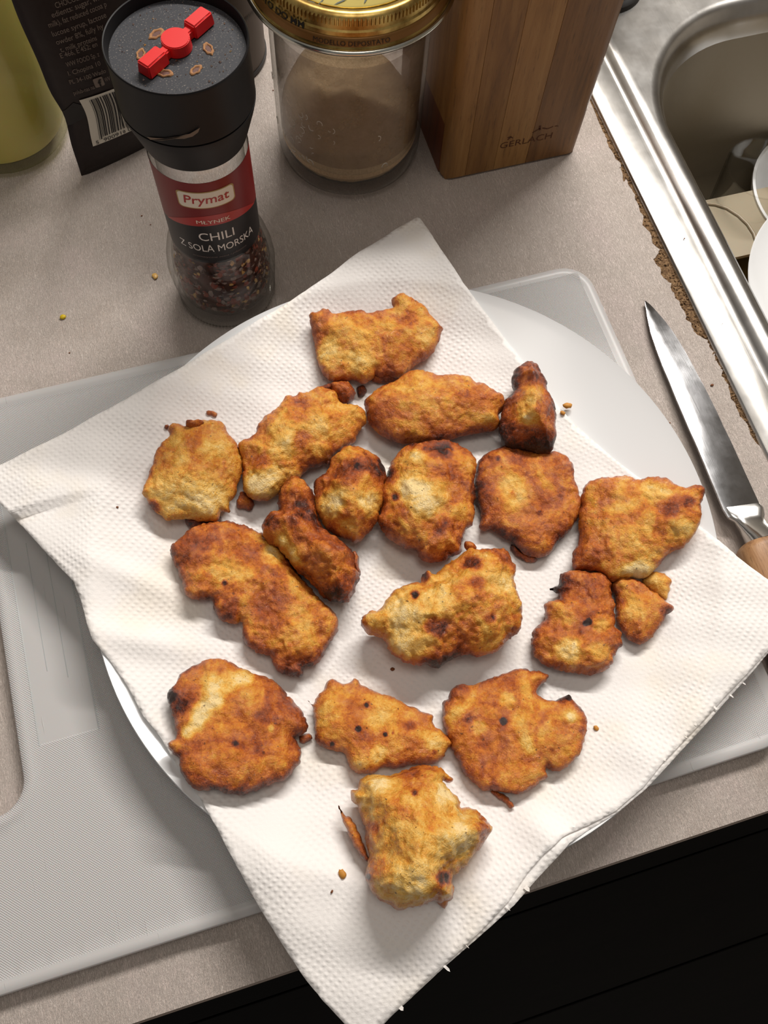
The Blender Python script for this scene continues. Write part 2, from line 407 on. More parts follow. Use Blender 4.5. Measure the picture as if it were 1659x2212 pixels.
# ---- text
def text_polys(s, width, height, shear=0.0, bold=0.0):
    cu = bpy.data.curves.new('txt', 'FONT'); cu.body = s; cu.size = 1; cu.shear = shear; cu.offset = bold; cu.resolution_u = 3
    o = bpy.data.objects.new('txt', cu); col.objects.link(o)
    dg = bpy.context.evaluated_depsgraph_get(); me = o.evaluated_get(dg).to_mesh()
    V = np.array([v.co[:2] for v in me.vertices]) if len(me.vertices) else np.zeros((0, 2))
    Fc = [tuple(p.vertices) for p in me.polygons]
    o.evaluated_get(dg).to_mesh_clear(); bpy.data.objects.remove(o, do_unlink=True); bpy.data.curves.remove(cu)
    if not len(V): return V, Fc
    V[:, 0] -= (V[:, 0].min() + V[:, 0].max())/2
    V[:, 0] *= width / max(1e-6, np.ptp(V[:, 0]))
    V[:, 1] *= height / .7          # cap height ~0.7 em; baseline stays at 0
    return V, Fc
def text_on(name, s, width, height, fn, m, parent, shear=0, bold=0):
    V, Fc = text_polys(s, width, height, shear, bold)
    return mesh(name, [fn(a, b) for a, b in V], Fc, m, parent, False)
exec_order_marker = 0
# ================================================================== SETTING
XS, YF = .2475, -.0365           # sink edge, counter front edge
BX0, BX1, BY0, BY1 = .2835, .72, -.06, .393   # basin
# floor far below, dark boards
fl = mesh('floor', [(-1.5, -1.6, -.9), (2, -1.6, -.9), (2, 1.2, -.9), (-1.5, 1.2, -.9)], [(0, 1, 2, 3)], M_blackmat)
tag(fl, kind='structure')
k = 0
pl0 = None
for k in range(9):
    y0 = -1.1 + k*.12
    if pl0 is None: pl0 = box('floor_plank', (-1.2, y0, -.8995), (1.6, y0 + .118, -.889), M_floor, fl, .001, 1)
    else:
        c = pl0.copy(); col.objects.link(c); c.location.y += k*.12
wl = box('wall_back', (-1.5, 1.10, -.9), (2.0, 1.14, 1.9), M_wall); tag(wl, kind='structure')
wr = box('wall_right', (1.6, -1.6, -.9), (1.64, 1.10, 1.9), M_wall); tag(wr, kind='structure')
# cabinet under the counter
cab = thing('base_cabinet', 'dark cabinet carcass below the worktop, lost in shadow', 'cabinet', (0, 0, -.9))
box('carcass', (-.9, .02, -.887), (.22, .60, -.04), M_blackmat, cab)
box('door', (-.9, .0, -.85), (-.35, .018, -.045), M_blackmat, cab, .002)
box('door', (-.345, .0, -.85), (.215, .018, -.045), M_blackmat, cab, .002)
# worktop: laminate skin with a chipped edge along the sink over a particleboard core
chip_px = [(1271, 211), (1286, 247), (1302, 285), (1311, 300), (1316, 318), (1331, 343), (1340, 353), (1344, 372), (1348, 393), (1352, 386), (1360, 402), (1371, 421),
    (1372, 432), (1380, 444), (1383, 458), (1391, 471), (1388, 486), (1400, 498), (1407, 510), (1409, 525), (1425, 539), (1421, 550), (1411, 560), (1418, 572), (1427, 580),
    (1429, 592), (1436, 604), (1450, 612), (1448, 624), (1457, 634), (1459, 644), (1468, 652), (1470, 662), (1480, 674), (1482, 689), (1492, 698), (1497, 712), (1505, 721),
    (1514, 728), (1528, 735), (1533, 748), (1544, 764), (1545, 776), (1556, 790), (1561, 800), (1560, 812), (1570, 826), (1577, 843), (1579, 862), (1590, 878), (1598, 900), (1606, 906), (1618, 924),
    (1621, 940), (1632, 955), (1645, 966), (1652, 981), (1664, 1000)]
chip = U(chip_px, 0.0)[:, :2][::-1]
jit = []
for i in range(len(chip) - 1):
    a, b = chip[i], chip[i+1]
    for t_ in (0, .33, .66):
        p = a + (b-a)*t_; q = noise.noise(Vector((p[0]*1400, p[1]*1400, 0)))
        jit.append((min(p[0] + q*.0009, XS+.0003), p[1]))
jit.append(tuple(chip[-1]))
y0c, y1c = jit[0][1], jit[-1][1]
outer = [(-.9, YF), (.9, YF), (.9, -.095), (XS+.006, -.095), (XS+.006, y0c-.004)] + jit + [(XS+.006, y1c+.004), (XS+.006, .60), (-.9, 1.09)]
ct = thing('worktop', 'pale beige speckled laminate worktop with a chipped edge beside the sink', 'worktop', (0, 0, 0))
def plain_solid(name, poly, z0, z1, m, parent):
    co = [Vector(p) for p in poly]; n = len(co)
    vo, eo, fo, *_ = delaunay_2d_cdt(co, [(i, (i+1) % n) for i in range(n)], [], 1, 1e-9)
    V = np.array([tuple(v) for v in vo]); return shell(name, V, [tuple(f) for f in fo], np.full(len(V), z1), np.full(len(V), z0), m, parent, False)
plain_solid('laminate', outer, -.0007, 0.0, M_counter, ct)
core = [(-.9, YF+.0008), (.9, YF+.0008), (.9, -.09), (XS+.010, -.09), (XS+.010, .60), (-.9, 1.09)]
plain_solid('particleboard_core', core, -.028, -.00072, M_core, ct)
box('edge_strip', (-.9, YF-.0009, -.028), (.9, YF+.0007, -.0009), M_edgeband, ct, .0002, 1)
# crumbly chips in the gap
bm = bmesh.new(); rr = random.Random(3)
for i in range(420):
    p = jit[rr.randrange(len(jit))]; x = rr.uniform(p[0], XS+.001); y = p[1] + rr.uniform(-.003, .003)
    if p[0] > XS-.0006: continue
    r = rr.uniform(.00025, .0008)
    mt = Matrix.Translation((x, y, -.0006)) @ Matrix.Rotation(rr.uniform(0, 6), 4, (rr.random(), rr.random(), rr.random())) @ Matrix.Diagonal((r*1.8, r, r*.7, 1))
    bmesh.ops.create_icosphere(bm, subdivisions=1, radius=1, matrix=mt)
o = frombm('wood_splinters', bm, M_core, ct, False); o['kind'] = 'stuff'

# ------------------------------------------------------------------ sink
def rrect(x0, x1, y0, y1, r, n=14):
    pts = []
    for cx, cy, a0 in ((x1-r, y1-r, 0), (x0+r, y1-r, 90), (x0+r, y0+r, 180), (x1-r, y0+r, 270)):
        for k in range(n+1):
            a = math.radians(a0 + 90*k/n); pts.append((cx + r*math.cos(a), cy + r*math.sin(a)))
    return pts
sk = thing('kitchen_sink', 'brushed stainless steel inset sink with a grooved rim, right of the worktop', 'sink', (.5, .2, 0))
OX0, OX1, OY0, OY1 = XS, .80, -.088, .56
loops = []   # (x0,x1,y0,y1,r,z)
def add(dx, z, r): loops.append((OX0+dx, OX1-dx, OY0+dx, OY1-dx, r, z))
add(0, -.0006, .012); add(.0003, .0008, .012); add(.0012, .0016, .012); add(.008, .0019, .010); add(.0160, .0019, .008)
add(.0175, .0016, .008); add(.0190, .0017, .008); add(.0205, .0028, .008); add(.0225, .0044, .008); add(.0245, .0050, .01)
def addb(d, z, r): loops.append((BX0+d, BX1-d, BY0+d, BY1-d, r, z))
addb(-.0085, .0051, .088); addb(-.0050, .0044, .085); addb(-.002, .0022, .082); addb(.0006, -.0022, .080); addb(.0022, -.007, .078)
addb(.0032, -.016, .077); 
bm = bmesh.new(); rings = [[bm.verts.new((p[0], p[1], z)) for p in rrect(x0, x1, y0, y1, r, 18)] for (x0, x1, y0, y1, r, z) in loops]
for a, b in zip(rings[:-1], rings[1:]):
    for i in range(len(a)): bm.faces.new((a[i], a[(i+1) % len(a)], b[(i+1) % len(a)], b[i]))
frombm('rim', bm, M_steel, sk, True, 50)
loops = []
addb(.0032, -.016, .077); addb(.008, -.09, .072); addb(.014, -.132, .066); addb(.022, -.146, .058); addb(.04, -.150, .045); 
bm = bmesh.new(); rings = [[bm.verts.new((p[0], p[1], z)) for p in rrect(x0, x1, y0, y1, r, 18)] for (x0, x1, y0, y1, r, z) in loops]
for a, b in zip(rings[:-1], rings[1:]):
    for i in range(len(a)): bm.faces.new((a[i], a[(i+1) % len(a)], b[(i+1) % len(a)], b[i]))
cv = bm.verts.new((.5, .2, -.156))
for i in range(len(rings[-1])): bm.faces.new((rings[-1][i], rings[-1][(i+1) % len(rings[-1])], cv))
frombm('basin', bm, M_basin, sk, True, 50)
lathe('drain', [(.0, -.150), (.02, -.150), (.024, -.1515), (.041, -.1515), (.043, -.150), (.043, -.157), (0, -.157)], (.5, .2, 0), M_chrome, sk, 48)
# things in the sink
gcen = U((1652, 364), -.078)
gl = thing('drinking_glass', 'clear drinking glass standing in the sink, only its thin round rim showing', 'glass', (gcen[0], gcen[1], -.1495))
lathe('bowl_of_glass', [(0, .0), (.019, 0), (.0205, .002), (.0262, .0715), (.0268, .0717), (.0274, .0712), (.0262, .004), (.0, .004)][:5] + [(.0252, .0715), (.0195, .006), (0, .006)],
      (gcen[0], gcen[1], -.1495), M_glass, gl, 64)
def platemesh(name, R, depth, c, m, parent, th=.0022, tilt=None):
    prof = [(0, .0035), (R*.5, .0035), (R*.68, .0055), (R*.85, depth*.55), (R*.97, depth*.93), (R*.993, depth), (R, depth-.0006), (R*.985, depth-.002), (R*.86, depth*.55-.0035), (R*.68, .0015), (R*.55, .0), (R*.5, .0012), (0, .0012)]
    return lathe(name, prof, c, m, parent, 96, 50)
pc = U((1640, 405), -.095)
bw = thing('bowl', 'white bowl in the sink behind the drinking glass, cut by the right frame edge', 'bowl', (pc[0]+.058, pc[1]-.012, -.1495))
lathe('bowl_wall', [(0, .002), (.028, .002), (.045, .018), (.056, .045), (.0565, .046), (.0585, .046), (.0585, .044), (.047, .012), (.03, 0), (0, 0)], (pc[0]+.058, pc[1]-.012, -.1495), M_plate, bw, 80)
pc = U((1616, 612), -.045)
wp = thing('plate', 'white plate lying highest in the sink just behind the steel rim', 'plate', (pc[0]+.080, pc[1]-.026, -.066))
platemesh('plate_body', .082, .018, (pc[0]+.080, pc[1]-.026, -.066), M_plate, wp)
pt = U([(1470, 300), (1545, 330), (1560, 340), (1590, 556), (1659, 540), (1700, 530), (1720, 400)], -.10)
tr = thing('plastic_lid', 'milky beige plastic lid with a curved ridge lying in the sink under the white plate', 'lid', (pt[3][0]+.05, pt[3][1]+.03, -.112))
a_ = U((1588, 556), -.105); b_ = U((1664, 539), -.105)
dx_ = np.array([b_[0]-a_[0], b_[1]-a_[1]]); dx_ /= np.linalg.norm(dx_); ny = np.array([-dx_[1], dx_[0]])
P4 = [a_[:2]-dx_*.03, a_[:2]+dx_*.05, a_[:2]+dx_*.05+ny*.05, a_[:2]-dx_*.03+ny*.05]
prism('lid_panel', P4, -.108, -.105, M_tray, tr, .0008)
arc = U([(1525, 440), (1545, 442), (1570, 450), (1595, 466), (1615, 485), (1628, 505), (1633, 520)], -.1045)
cu = bpy.data.curves.new('ridge', 'CURVE'); cu.dimensions = '3D'; spn = cu.splines.new('POLY'); spn.points.add(len(arc)-1)
for i, p in enumerate(arc): spn.points[i].co = (*p, 1)
cu.bevel_depth = .0012; cu.bevel_resolution = 3
o = bpy.data.objects.new('ridge', cu); col.objects.link(o); dg = bpy.context.evaluated_depsgraph_get()
me = bpy.data.meshes.new_from_object(o.evaluated_get(dg)); bpy.data.objects.remove(o); me.materials.clear(); me.materials.append(M_tray)
me.polygons.foreach_set('use_smooth', [True]*len(me.polygons)); put(bpy.data.objects.new('ridge', me), tr)
q_ = U((1615, 580), -.13)
dr = thing('baking_dish', 'brown stained dish deep in the sink, a sliver showing beside the white plate', 'dish', (q_[0], q_[1], -.1495))
box('dish_body', (q_[0]-.045, q_[1]-.06, -.1495), (q_[0]+.05, q_[1]+.022, -.128), M_olive, dr, .004)
# dark-footed item behind the knife block
tp = U((1340, 8), 0.002)
t_ = thing('tap_base', 'round dark metal tap base just showing behind the right edge of the knife block', 'tap', (tp[0]-.004, tp[1]+.012, .002))
lathe('base_ring', [(0, 0), (.021, 0), (.0225, .002), (.022, .006), (.019, .008), (0, .008)], (tp[0]-.006, tp[1]+.012, .0021), M_canbase, t_, 64)
lathe('tap_body', [(0, .0081), (.0185, .0081), (.018, .03), (.017, .075), (.012, .082), (0, .083)], (tp[0]-.006, tp[1]+.012, .0021), M_bolster, t_, 64)

# ------------------------------------------------------------------ cutting board
cb = thing('cutting_board', 'large white plastic cutting board with a handle slot, under the dinner plate', 'cutting board', (.02, .115, 0))
bo = np.array(rrect(-.1750, .1980, -.0125, .2415, .0155, 8))
slot = np.array(rrect(-.1520, -.1186, .052, .190, .013, 8)[::-1])
bo = resample(bo, .004, False); slot = resample(slot, .004, False)
ex = []
for d_ in (.0008, .0040, .0050):
    ex.append(resample(np.array(rrect(-.1750+d_, .1980-d_, -.0125+d_, .2415-d_, .0155-d_, 8)), .003, False))
    ex.append(resample(np.array(rrect(-.1520-d_, -.1186+d_, .052-d_, .190+d_, .013+d_, 8)), .003, False))
V, T, D = triangulate(bo, .004, [slot], np.concatenate(ex))
dS = edgedist(V, slot); e = np.minimum(D, dS)
zt = np.where(e < 2e-4, .0071, np.where(e < .0045, .008, .0076))
o = shell('board_body', V, T, zt, np.full(len(V), .0004), M_board, cb)
# raised plain border and embossed maker's lines
for (x0, x1, y0, y1) in ((-.1105, -.1100, .075, .200), (-.0860, -.0855, .075, .200), (-.1025, -.1022, .105, .165), (-.0945, -.0942, .100, .165)):
    box('embossed_line', (x0, y0, .0072), (x1, y1, .00775), M_board, cb, .0001, 1)

# ------------------------------------------------------------------ dinner plate
PC = (.0601, .1096); PR = .1350; PZ = .0080
plate_prof = [(0, .0055), (.040, .0055), (.062, .0055)] + [(.062 + .0715*t_, .0055 + .0160*t_**2.1) for t_ in np.linspace(.08, 1, 18)] + [(.1346, .0221), (.1350, .0215), (.1347, .0205),
              (.130, .0165), (.118, .0105), (.104, .0060), (.092, .0030), (.080, .0015), (.078, 0), (.074, 0), (.072, .0015), (0, .0022)]
dp = thing('dinner_plate', 'large round white porcelain plate under the paper towel on the cutting board', 'plate', (PC[0], PC[1], PZ))
lathe('plate_body', plate_prof, (PC[0], PC[1], PZ), M_plate, dp, 180, 60)
_pr = np.array([p[0] for p in plate_prof[:22]]); _pz = np.array([p[1] for p in plate_prof[:22]]) + PZ

# ------------------------------------------------------------------ paper towel
def ztowel(x, y):
    x = np.asarray(x, float); y = np.asarray(y, float)
    dx, dy = x - PC[0], y - PC[1]; r = np.hypot(dx, dy)
    z = np.interp(r, _pr, _pz) + .0012
    # bridge the curve of the well a little
    z = z + .0012*np.exp(-((r-.088)/.014)**2)
    th = np.arctan2(dy, dx)
    out = np.clip(r-.1345, 0, None)
    droop = np.where(dx*.4 - dy > 0, .10, np.where(dy > .06, .0, .13))
    z = z + np.where(out > 0, .0012*np.sin(np.clip(out/.02, 0, 1)*math.pi/2) - droop*out - .6*out**2, 0)
    # soft folds near the left and lower edges
    for (fx, fy, ang, L, w, h) in FOLDS:
        c, s = math.cos(ang), math.sin(ang); a = (x-fx)*c + (y-fy)*s; b = -(x-fx)*s + (y-fy)*c
        z = z + h*np.exp(-(a/L)**2 - (b/w)**2)
    z = z + .0005*np.sin(x*190 + y*120)*np.sin(y*170 - x*60) * np.clip((r-.06)/.05, 0, 1)
    return z
def fold(p, q, w, h):
    a, b = U(p, .025), U(q, .025); d = b - a
    return ((a[0]+b[0])/2, (a[1]+b[1])/2, math.atan2(d[1], d[0]), np.hypot(d[0], d[1])/2, w, h)
FOLDS = []
FOLDS = [fold((150, 1200), (420, 1290), .006, .0032), fold((200, 1370), (420, 1400), .006, .0028), fold((300, 1500), (380, 1620), .005, .0018),
         fold((560, 1800), (640, 2000), .012, .003), fold((1230, 1840), (1120, 1760), .007, .004), fold((1400, 1640), (1300, 1560), .010, .002),
         fold((1150, 1900), (1000, 2060), .006, .002), fold((700, 600), (900, 560), .02, .002)]
def T_(p, dz=0.0):
    """pixel -> point on the towel surface"""
    p = np.asarray(p, float); z = np.full(p.shape[:-1], .02)
    for _ in range(14):
        w = U(p, z); z = .5*z + .5*(ztowel(w[..., 0], w[..., 1]) + dz)
    w = U(p, z); return w
edge_ul = [(905, 467), (800, 530), (660, 628), (520, 715), (380, 800), (230, 885), (100, 955), (0, 1004), (-55, 1034)]
edge_ll = [(-30, 1055), (0, 1088), (60, 1150), (110, 1205), (160, 1258), (176, 1300), (187, 1345), (200, 1382), (240, 1430), (280, 1490), (305, 1540), (345, 1590), (380, 1650), (430, 1720), (468, 1788), (500, 1850), (560, 1960), (610, 2040), (655, 2110), (700, 2165), (745, 2212), (785, 2262)]
edge_lr = [(800, 2240), (850, 2188), (960, 2085), (1040, 2010), (1100, 1945), (1140, 1885), (1175, 1845), (1215, 1808), (1270, 1783), (1330, 1752), (1390, 1700), (1430, 1650), (1480, 1598), (1560, 1512), (1659, 1405), (1740, 1325)]
edge_ur = [(1700, 1285), (1659, 1252), (1600, 1208), (1545, 1162), (1480, 1110), (1400, 1045), (1320, 985), (1240, 915), (1190, 860), (1110, 755), (1060, 690), (1000, 610), (950, 535)]
opx = np.array(edge_ul + edge_ll + edge_lr + edge_ur, float)
tw = T_(opx)[:, :2]
TOW = thing('paper_towel', 'white embossed two-ply paper towel laid cornerwise over the dinner plate', 'paper towel', (PC[0], PC[1], PZ+.007))
def sheet(name, poly2, dz, th):
    P = resample(poly2, .0020, False)
    nn = np.array([noise.noise(Vector((p[0]*900, p[1]*900, dz*9e3))) for p in P])
    P = P + nn[:, None]*.00015
    V, T, D = triangulate(P, .0022)
    z = ztowel(V[:, 0], V[:, 1]) + dz
    return shell(name, V, T, z, z - th, M_paper, TOW)
sheet('upper_ply', tw, 0.0, .00022)
# the lower ply peeps out along the torn lower right edge
low = []
lr = set(range(len(edge_ul)+len(edge_ll), len(edge_ul)+len(edge_ll)+len(edge_lr)))
cen = tw.mean(0)
offs = {2: 3, 3: 7, 4: 15, 5: 24, 6: 26, 7: 20, 8: 10, 9: 5, 10: 7, 11: 12, 12: 10, 13: 8, 14: 4}
pp = opx.copy()
for i in range(len(pp)):
    if i in lr:
        k = i - (len(edge_ul)+len(edge_ll)); pp[i] += np.array([.75, .66]) * offs.get(k, 2)
    else: pp[i] += (pp.mean(0) - pp[i]) / np.linalg.norm(pp.mean(0)-pp[i]) * 7
sheet('lower_ply', T_(pp, -.0009)[:, :2], -.0009, .0002)
for (tx, ty, sz) in [(1581, 1505, 9), (1545, 1530, 12), (1502, 1565, 8), (1480, 1590, 13), (1435, 1641, 7), (1239, 1783, 11), (1140, 1921, 12), (1098, 1963, 12), (1010, 2045, 9), (967, 2093, 16), (868, 2178, 11), (1608, 1478, 6)]:
    a = np.array([tx, ty], float); sz *= .55; d = np.array([.74, .67])*sz; n = np.array([-.67, .74])*sz*(.5+.3*math.sin(tx))
    q = np.array([a - d*1.3 - n*1.1, a - d*1.3 + n*1.1, a + d*.2 + n*1.0, a + d*.9 + n*.3, a + d*.55 - n*.2, a + d*.2 - n*.9])
    w = T_(q, -.0003); 
    bm = bmesh.new(); lo_ = [bm.verts.new((v[0], v[1], v[2] + .0004*((i > 1)))) for i, v in enumerate(w)]; hi_ = [bm.verts.new((v.co.x, v.co.y, v.co.z+.00015)) for v in lo_]
    bm.faces.new(lo_[::-1]); bm.faces.new(hi_)
    for i in range(6): bm.faces.new((lo_[i], lo_[(i+1) % 6], hi_[(i+1) % 6], hi_[i]))
    frombm('torn_tab', bm, M_paper, TOW, False)
# ================================================================== CHICKEN
A = (300, 620, .4822); B = (780, 760, .4702); Cc = (340, 1100, .4822); D_ = (660, 1420, .3858)
def conv(cr, pts): return np.array([(cr[0] + x*cr[2], cr[1] + y*cr[2]) for x, y in pts])
GROUP = 'battered fried chicken pieces draining on the paper towel'
def lump(name, outline_px, T_mm, parent, tone, patches=(), lift=0.0, rough=1.0, step=.0008, rtop=None, dome=.35, tilt=None, kk=.42):
    """a solid battered lump; outline is its silhouette at mid height"""
    Tk = T_mm/1000.
    c_px = outline_px.mean(0)
    cw = T_(c_px[None])[0]; zmid = cw[2] + kk*Tk + lift
    P = U(outline_px, zmid)[:, :2]
    # relax z-mid to the towel below each outline point
    zz = ztowel(P[:, 0], P[:, 1]) + kk*Tk + lift; P = U(outline_px, .6*zz + .4*zmid)[:, :2]
    P = resample(P, .0009, True)
    # ragged fried edge
    nx = np.roll(P, -1, 0) - np.roll(P, 1, 0); L = np.linalg.norm(nx, axis=1)[:, None]; nx = np.c_[nx[:, 1], -nx[:, 0]] / np.maximum(L, 1e-9)
    seed = (abs(hash(name)) % 97) if False else T_mm*3.1 + c_px[0]*.01
    q = np.array([noise.fractal(Vector((p[0]*420, p[1]*420, seed)), .9, 2.2, 4) for p in P])
    q += .5*np.array([noise.noise(Vector((p[0]*1300, p[1]*1300, seed+5))) for p in P])
    P = P + nx * (q*.00055*rough)[:, None]
    V, T, D = triangulate(P, step)
    dm = D.max()
    Rt = rtop/1000. if rtop else min(.62*Tk + .002, dm*.9)
    Rb = min(.5*Tk + .0015, dm*.8)
    ft = np.sqrt(np.clip(1-(1-np.clip(D/Rt, 0, 1))**2, 0, 1)); fb_ = np.sqrt(np.clip(1-(1-np.clip(D/Rb, 0, 1))**2, 0, 1))
    up = (1-kk)*Tk; dn = kk*Tk
    zb = ztowel(V[:, 0], V[:, 1])
    base = zb + lift + dn
    dome_f = (1-dome) + dome*np.clip(D/dm, 0, 1)
    zt = base + up*ft*dome_f/( (1-dome)+dome )
    if tilt is not None:
        ang, amt = tilt; u = (V[:, 0]-V[:, 0].mean())*math.cos(ang) + (V[:, 1]-V[:, 1].mean())*math.sin(ang); zt = base + (zt-base)*(1 + amt*u/np.ptp(u)*2)
    zl = base - dn*fb_ + .0001
    n = len(V); bd = boundary(T); onb = np.zeros(n, bool)
    for a, b in bd: onb[a] = onb[b] = True
    # merge rim vertices: top and bottom share the boundary
    idx_b = np.where(onb, np.arange(n), -1); mp = {}; extra = []
    for i in range(n):
        if onb[i]: mp[i] = i
        else: mp[i] = n + len(extra); extra.append(i)
    VV = np.concatenate([np.c_[V, np.where(onb, base, zt)], np.c_[V[extra], zl[extra]]])
    faces = [t for t in T] + [tuple(mp[i] for i in t[::-1]) for t in T]
    # vertex normals for displacement
    me = bpy.data.meshes.new(name); me.from_pydata(VV.tolist(), [], [tuple(map(int, f)) for f in faces]); me.update()
    nr = np.zeros(len(VV)*3); me.vertices.foreach_get('normal', nr); nr = nr.reshape(-1, 3)
    disp = np.empty(len(VV)); s3 = seed
    for i, v in enumerate(VV):
        p = Vector(v)
        a = noise.noise(p*75 + Vector((s3, 0, 0)))
        b = noise.fractal(p*190 + Vector((0, s3, 0)), .8, 2.1, 3)
        rdg = 1 - abs(noise.noise(p*330 + Vector((0, 0, s3))))*2
        c_ = noise.fractal(p*800 + Vector((s3, s3, 0)), .8, 2.2, 2)
        disp[i] = a*.0019 + b*.00105 + rdg*.0004 + c_*.00022
    disp *= rough * np.minimum(1, Tk/.014)**.5
    topm = np.ones(len(VV)); topm[n:] = .35
    Dall = np.concatenate([D, D[extra]])
    edge_soft = .35 + .65*np.clip(Dall/.003, 0, 1)
    VV = VV + nr * (disp*topm*edge_soft)[:, None]
    floor_ = ztowel(VV[:, 0], VV[:, 1]) + lift + .00015
    VV[:, 2] = np.maximum(VV[:, 2], floor_)
    cloc = Vector((float(cw[0]), float(cw[1]), float(cw[2] + lift)))
    if parent is None: origin = cloc
    else: origin = Vector(parent.matrix_world.translation)
    VV = VV - np.array(origin)
    me.vertices.foreach_set('co', VV.ravel())
    # tone attribute: browning at each spot, darker in hollows, paler on raised bumps
    tn = np.full(len(VV), tone + .05)
    tn += .22*np.clip(1-Dall/.0035, 0, 1) * (.5+.5*np.sin(Dall*0+1))
    tn[n:] += .15
    tn -= disp/.0022*.09
    W3 = VV + np.array(origin)
    q2 = (W3 - CC) @ CM; pxv = np.stack([W_/2 + F*q2[:, 0]/-q2[:, 2], H_/2 - F*q2[:, 1]/-q2[:, 2]], 1)
    for (x, y, r, val) in patches:
        dd = np.hypot(pxv[:, 0]-x, pxv[:, 1]-y)
        wob = disp/.0016*r*.35
        tn += val * 1/(1+np.exp((dd + wob - r)/(r*.16)))
    at = me.attributes.new('tone', 'FLOAT', 'POINT'); at.data.foreach_set('value', tn.astype(np.float32))
    me.materials.append(M_crust); me.polygons.foreach_set('use_smooth', [True]*len(me.polygons)); me.update()
    o = bpy.data.objects.new(name, me); col.objects.link(o)
    if parent is None: o.location = origin; o.matrix_world = Matrix.Translation(origin)
    else: o.parent = parent
    return o
def piece(label, cr, outline, T_mm, tone, patches=(), bits=(), **kw):
    px = conv(cr, outline)
    pt = [(cr[0]+x*cr[2], cr[1]+y*cr[2], r*cr[2], v) for (x, y, r, v) in patches]
    c_px = px.mean(0); cw = T_(c_px[None])[0]
    root = bpy.data.objects.new('fried_chicken_piece', None); root.empty_display_size = .01
    root.location = cw; col.objects.link(root); root.matrix_world = Matrix.Translation(Vector(cw))
    tag(root, label, 'fried chicken', GROUP)
    lump('battered_meat', px, T_mm, root, tone, pt, **kw)
    for (poly, tm, tn, lf) in bits:
        lump('crust_scrap', conv(cr, poly), tm, root, min(tn, .6), (), lift=lf/1000., step=.0007)
    return root

piece('wide golden piece with an upturned corner, topmost on the towel', A,
 [(765,150),(770,130),(795,122),(820,103),(850,105),(870,125),(905,120),(950,112),(1000,112),(1030,120),(1060,115),(1110,105),(1140,100),(1130,75),(1135,55),(1165,38),(1200,45),(1240,70),(1285,100),(1300,125),(1330,155),(1365,185),(1355,200),(1345,240),(1320,290),(1280,320),(1240,345),(1200,380),(1150,400),(1110,388),(1085,397),(1060,385),(1050,400),(1010,425),(960,410),(920,415),(870,418),(830,395),(810,350),(795,300),(785,250),(775,200)],
 14, .40, [(860,300,70,-.28),(980,350,60,-.22),(910,260,26,.22),(1150,290,100,.06),(1300,250,50,-.12),(1190,150,50,.05)], bits=[([(1030,395),(1090,385),(1170,395),(1150,420),(1100,432),(1050,425)],5,.66,0.2),([(975,455),(1000,440),(1020,455),(1010,485),(985,490)],3,.62,0)], rough=.8)
piece('smooth oval amber piece below the topmost wide one', A,
 [(1010,510),(1040,485),(1080,455),(1140,430),(1190,395),(1250,380),(1310,392),(1340,405),(1400,400),(1470,410),(1500,430),(1540,440),(1570,460),(1610,480),(1635,500),(1635,540),(1610,580),(1620,610),(1590,640),(1530,650),(1480,660),(1430,670),(1370,690),(1310,695),(1250,700),(1190,700),(1150,690),(1100,670),(1060,640),(1025,600),(1020,560)],
 19, .44, [(1300,560,110,-.18),(1200,480,50,-.12),(1500,510,60,.1),(1050,560,50,.12),(1330,670,110,.15)], rough=.7, dome=.3)
piece('long pale-gold piece with a curled crust tip, upper left of the centre', A,
 [(450,710),(480,690),(520,670),(535,630),(560,590),(600,570),(640,530),(660,500),(700,495),(720,478),(760,475),(800,455),(850,462),(880,480),(900,520),(940,525),(985,530),(1010,560),(1018,600),(990,640),(965,690),(930,710),(880,750),(830,790),(780,810),(740,830),(710,870),(660,900),(620,930),(560,950),(510,945),(475,925),(462,880),(465,800),(455,750)],
 20, .36, [(560,890,80,-.34),(650,720,70,-.2),(550,800,38,.32),(700,560,50,.22),(720,690,45,.28),(820,600,60,-.12),(930,570,40,-.1),(800,790,60,.1),(480,720,40,.15)],
 bits=[([(860,440),(900,428),(940,432),(965,465),(962,500),(930,520),(890,510),(868,480)],12,.52,1.0),([(780,462),(850,432),(872,440),(850,460),(800,480),(770,480)],4,.5,5.0),([(460,920),(490,930),(518,965),(505,998),(470,995),(440,980),(440,955)],6,.72,0)], dome=.4)
piece('pale yellow squarish piece, furthest left of the upper pieces', A,
 [(130,640),(165,620),(210,630),(250,612),(290,602),(350,600),(385,620),(395,650),(430,680),(450,720),(462,770),(460,830),(440,880),(430,930),(400,960),(405,1005),(370,1000),(350,1040),(290,1045),(230,1040),(180,1035),(120,1040),(95,1020),(60,1000),(40,960),(18,930),(35,880),(45,840),(65,790),(80,740),(110,700),(140,670)],
 20, .30, [(190,920,90,-.2),(330,960,80,-.25),(330,720,60,-.15),(250,680,45,.24),(130,760,60,.14),(60,980,25,.5),(420,740,30,.12)],
 bits=[([(212,612),(240,598),(290,600),(300,618),(270,640),(225,640)],9,.68,8.0),([(215,1035),(360,1025),(350,1060),(300,1085),(240,1105),(225,1080)],6,.68,.2),([(305,560),(325,555),(350,565),(345,580),(325,575),(310,572)],2,.4,0),([(118,620),(130,618),(132,632),(120,636)],2,.6,0)], dome=.5, rough=.75)
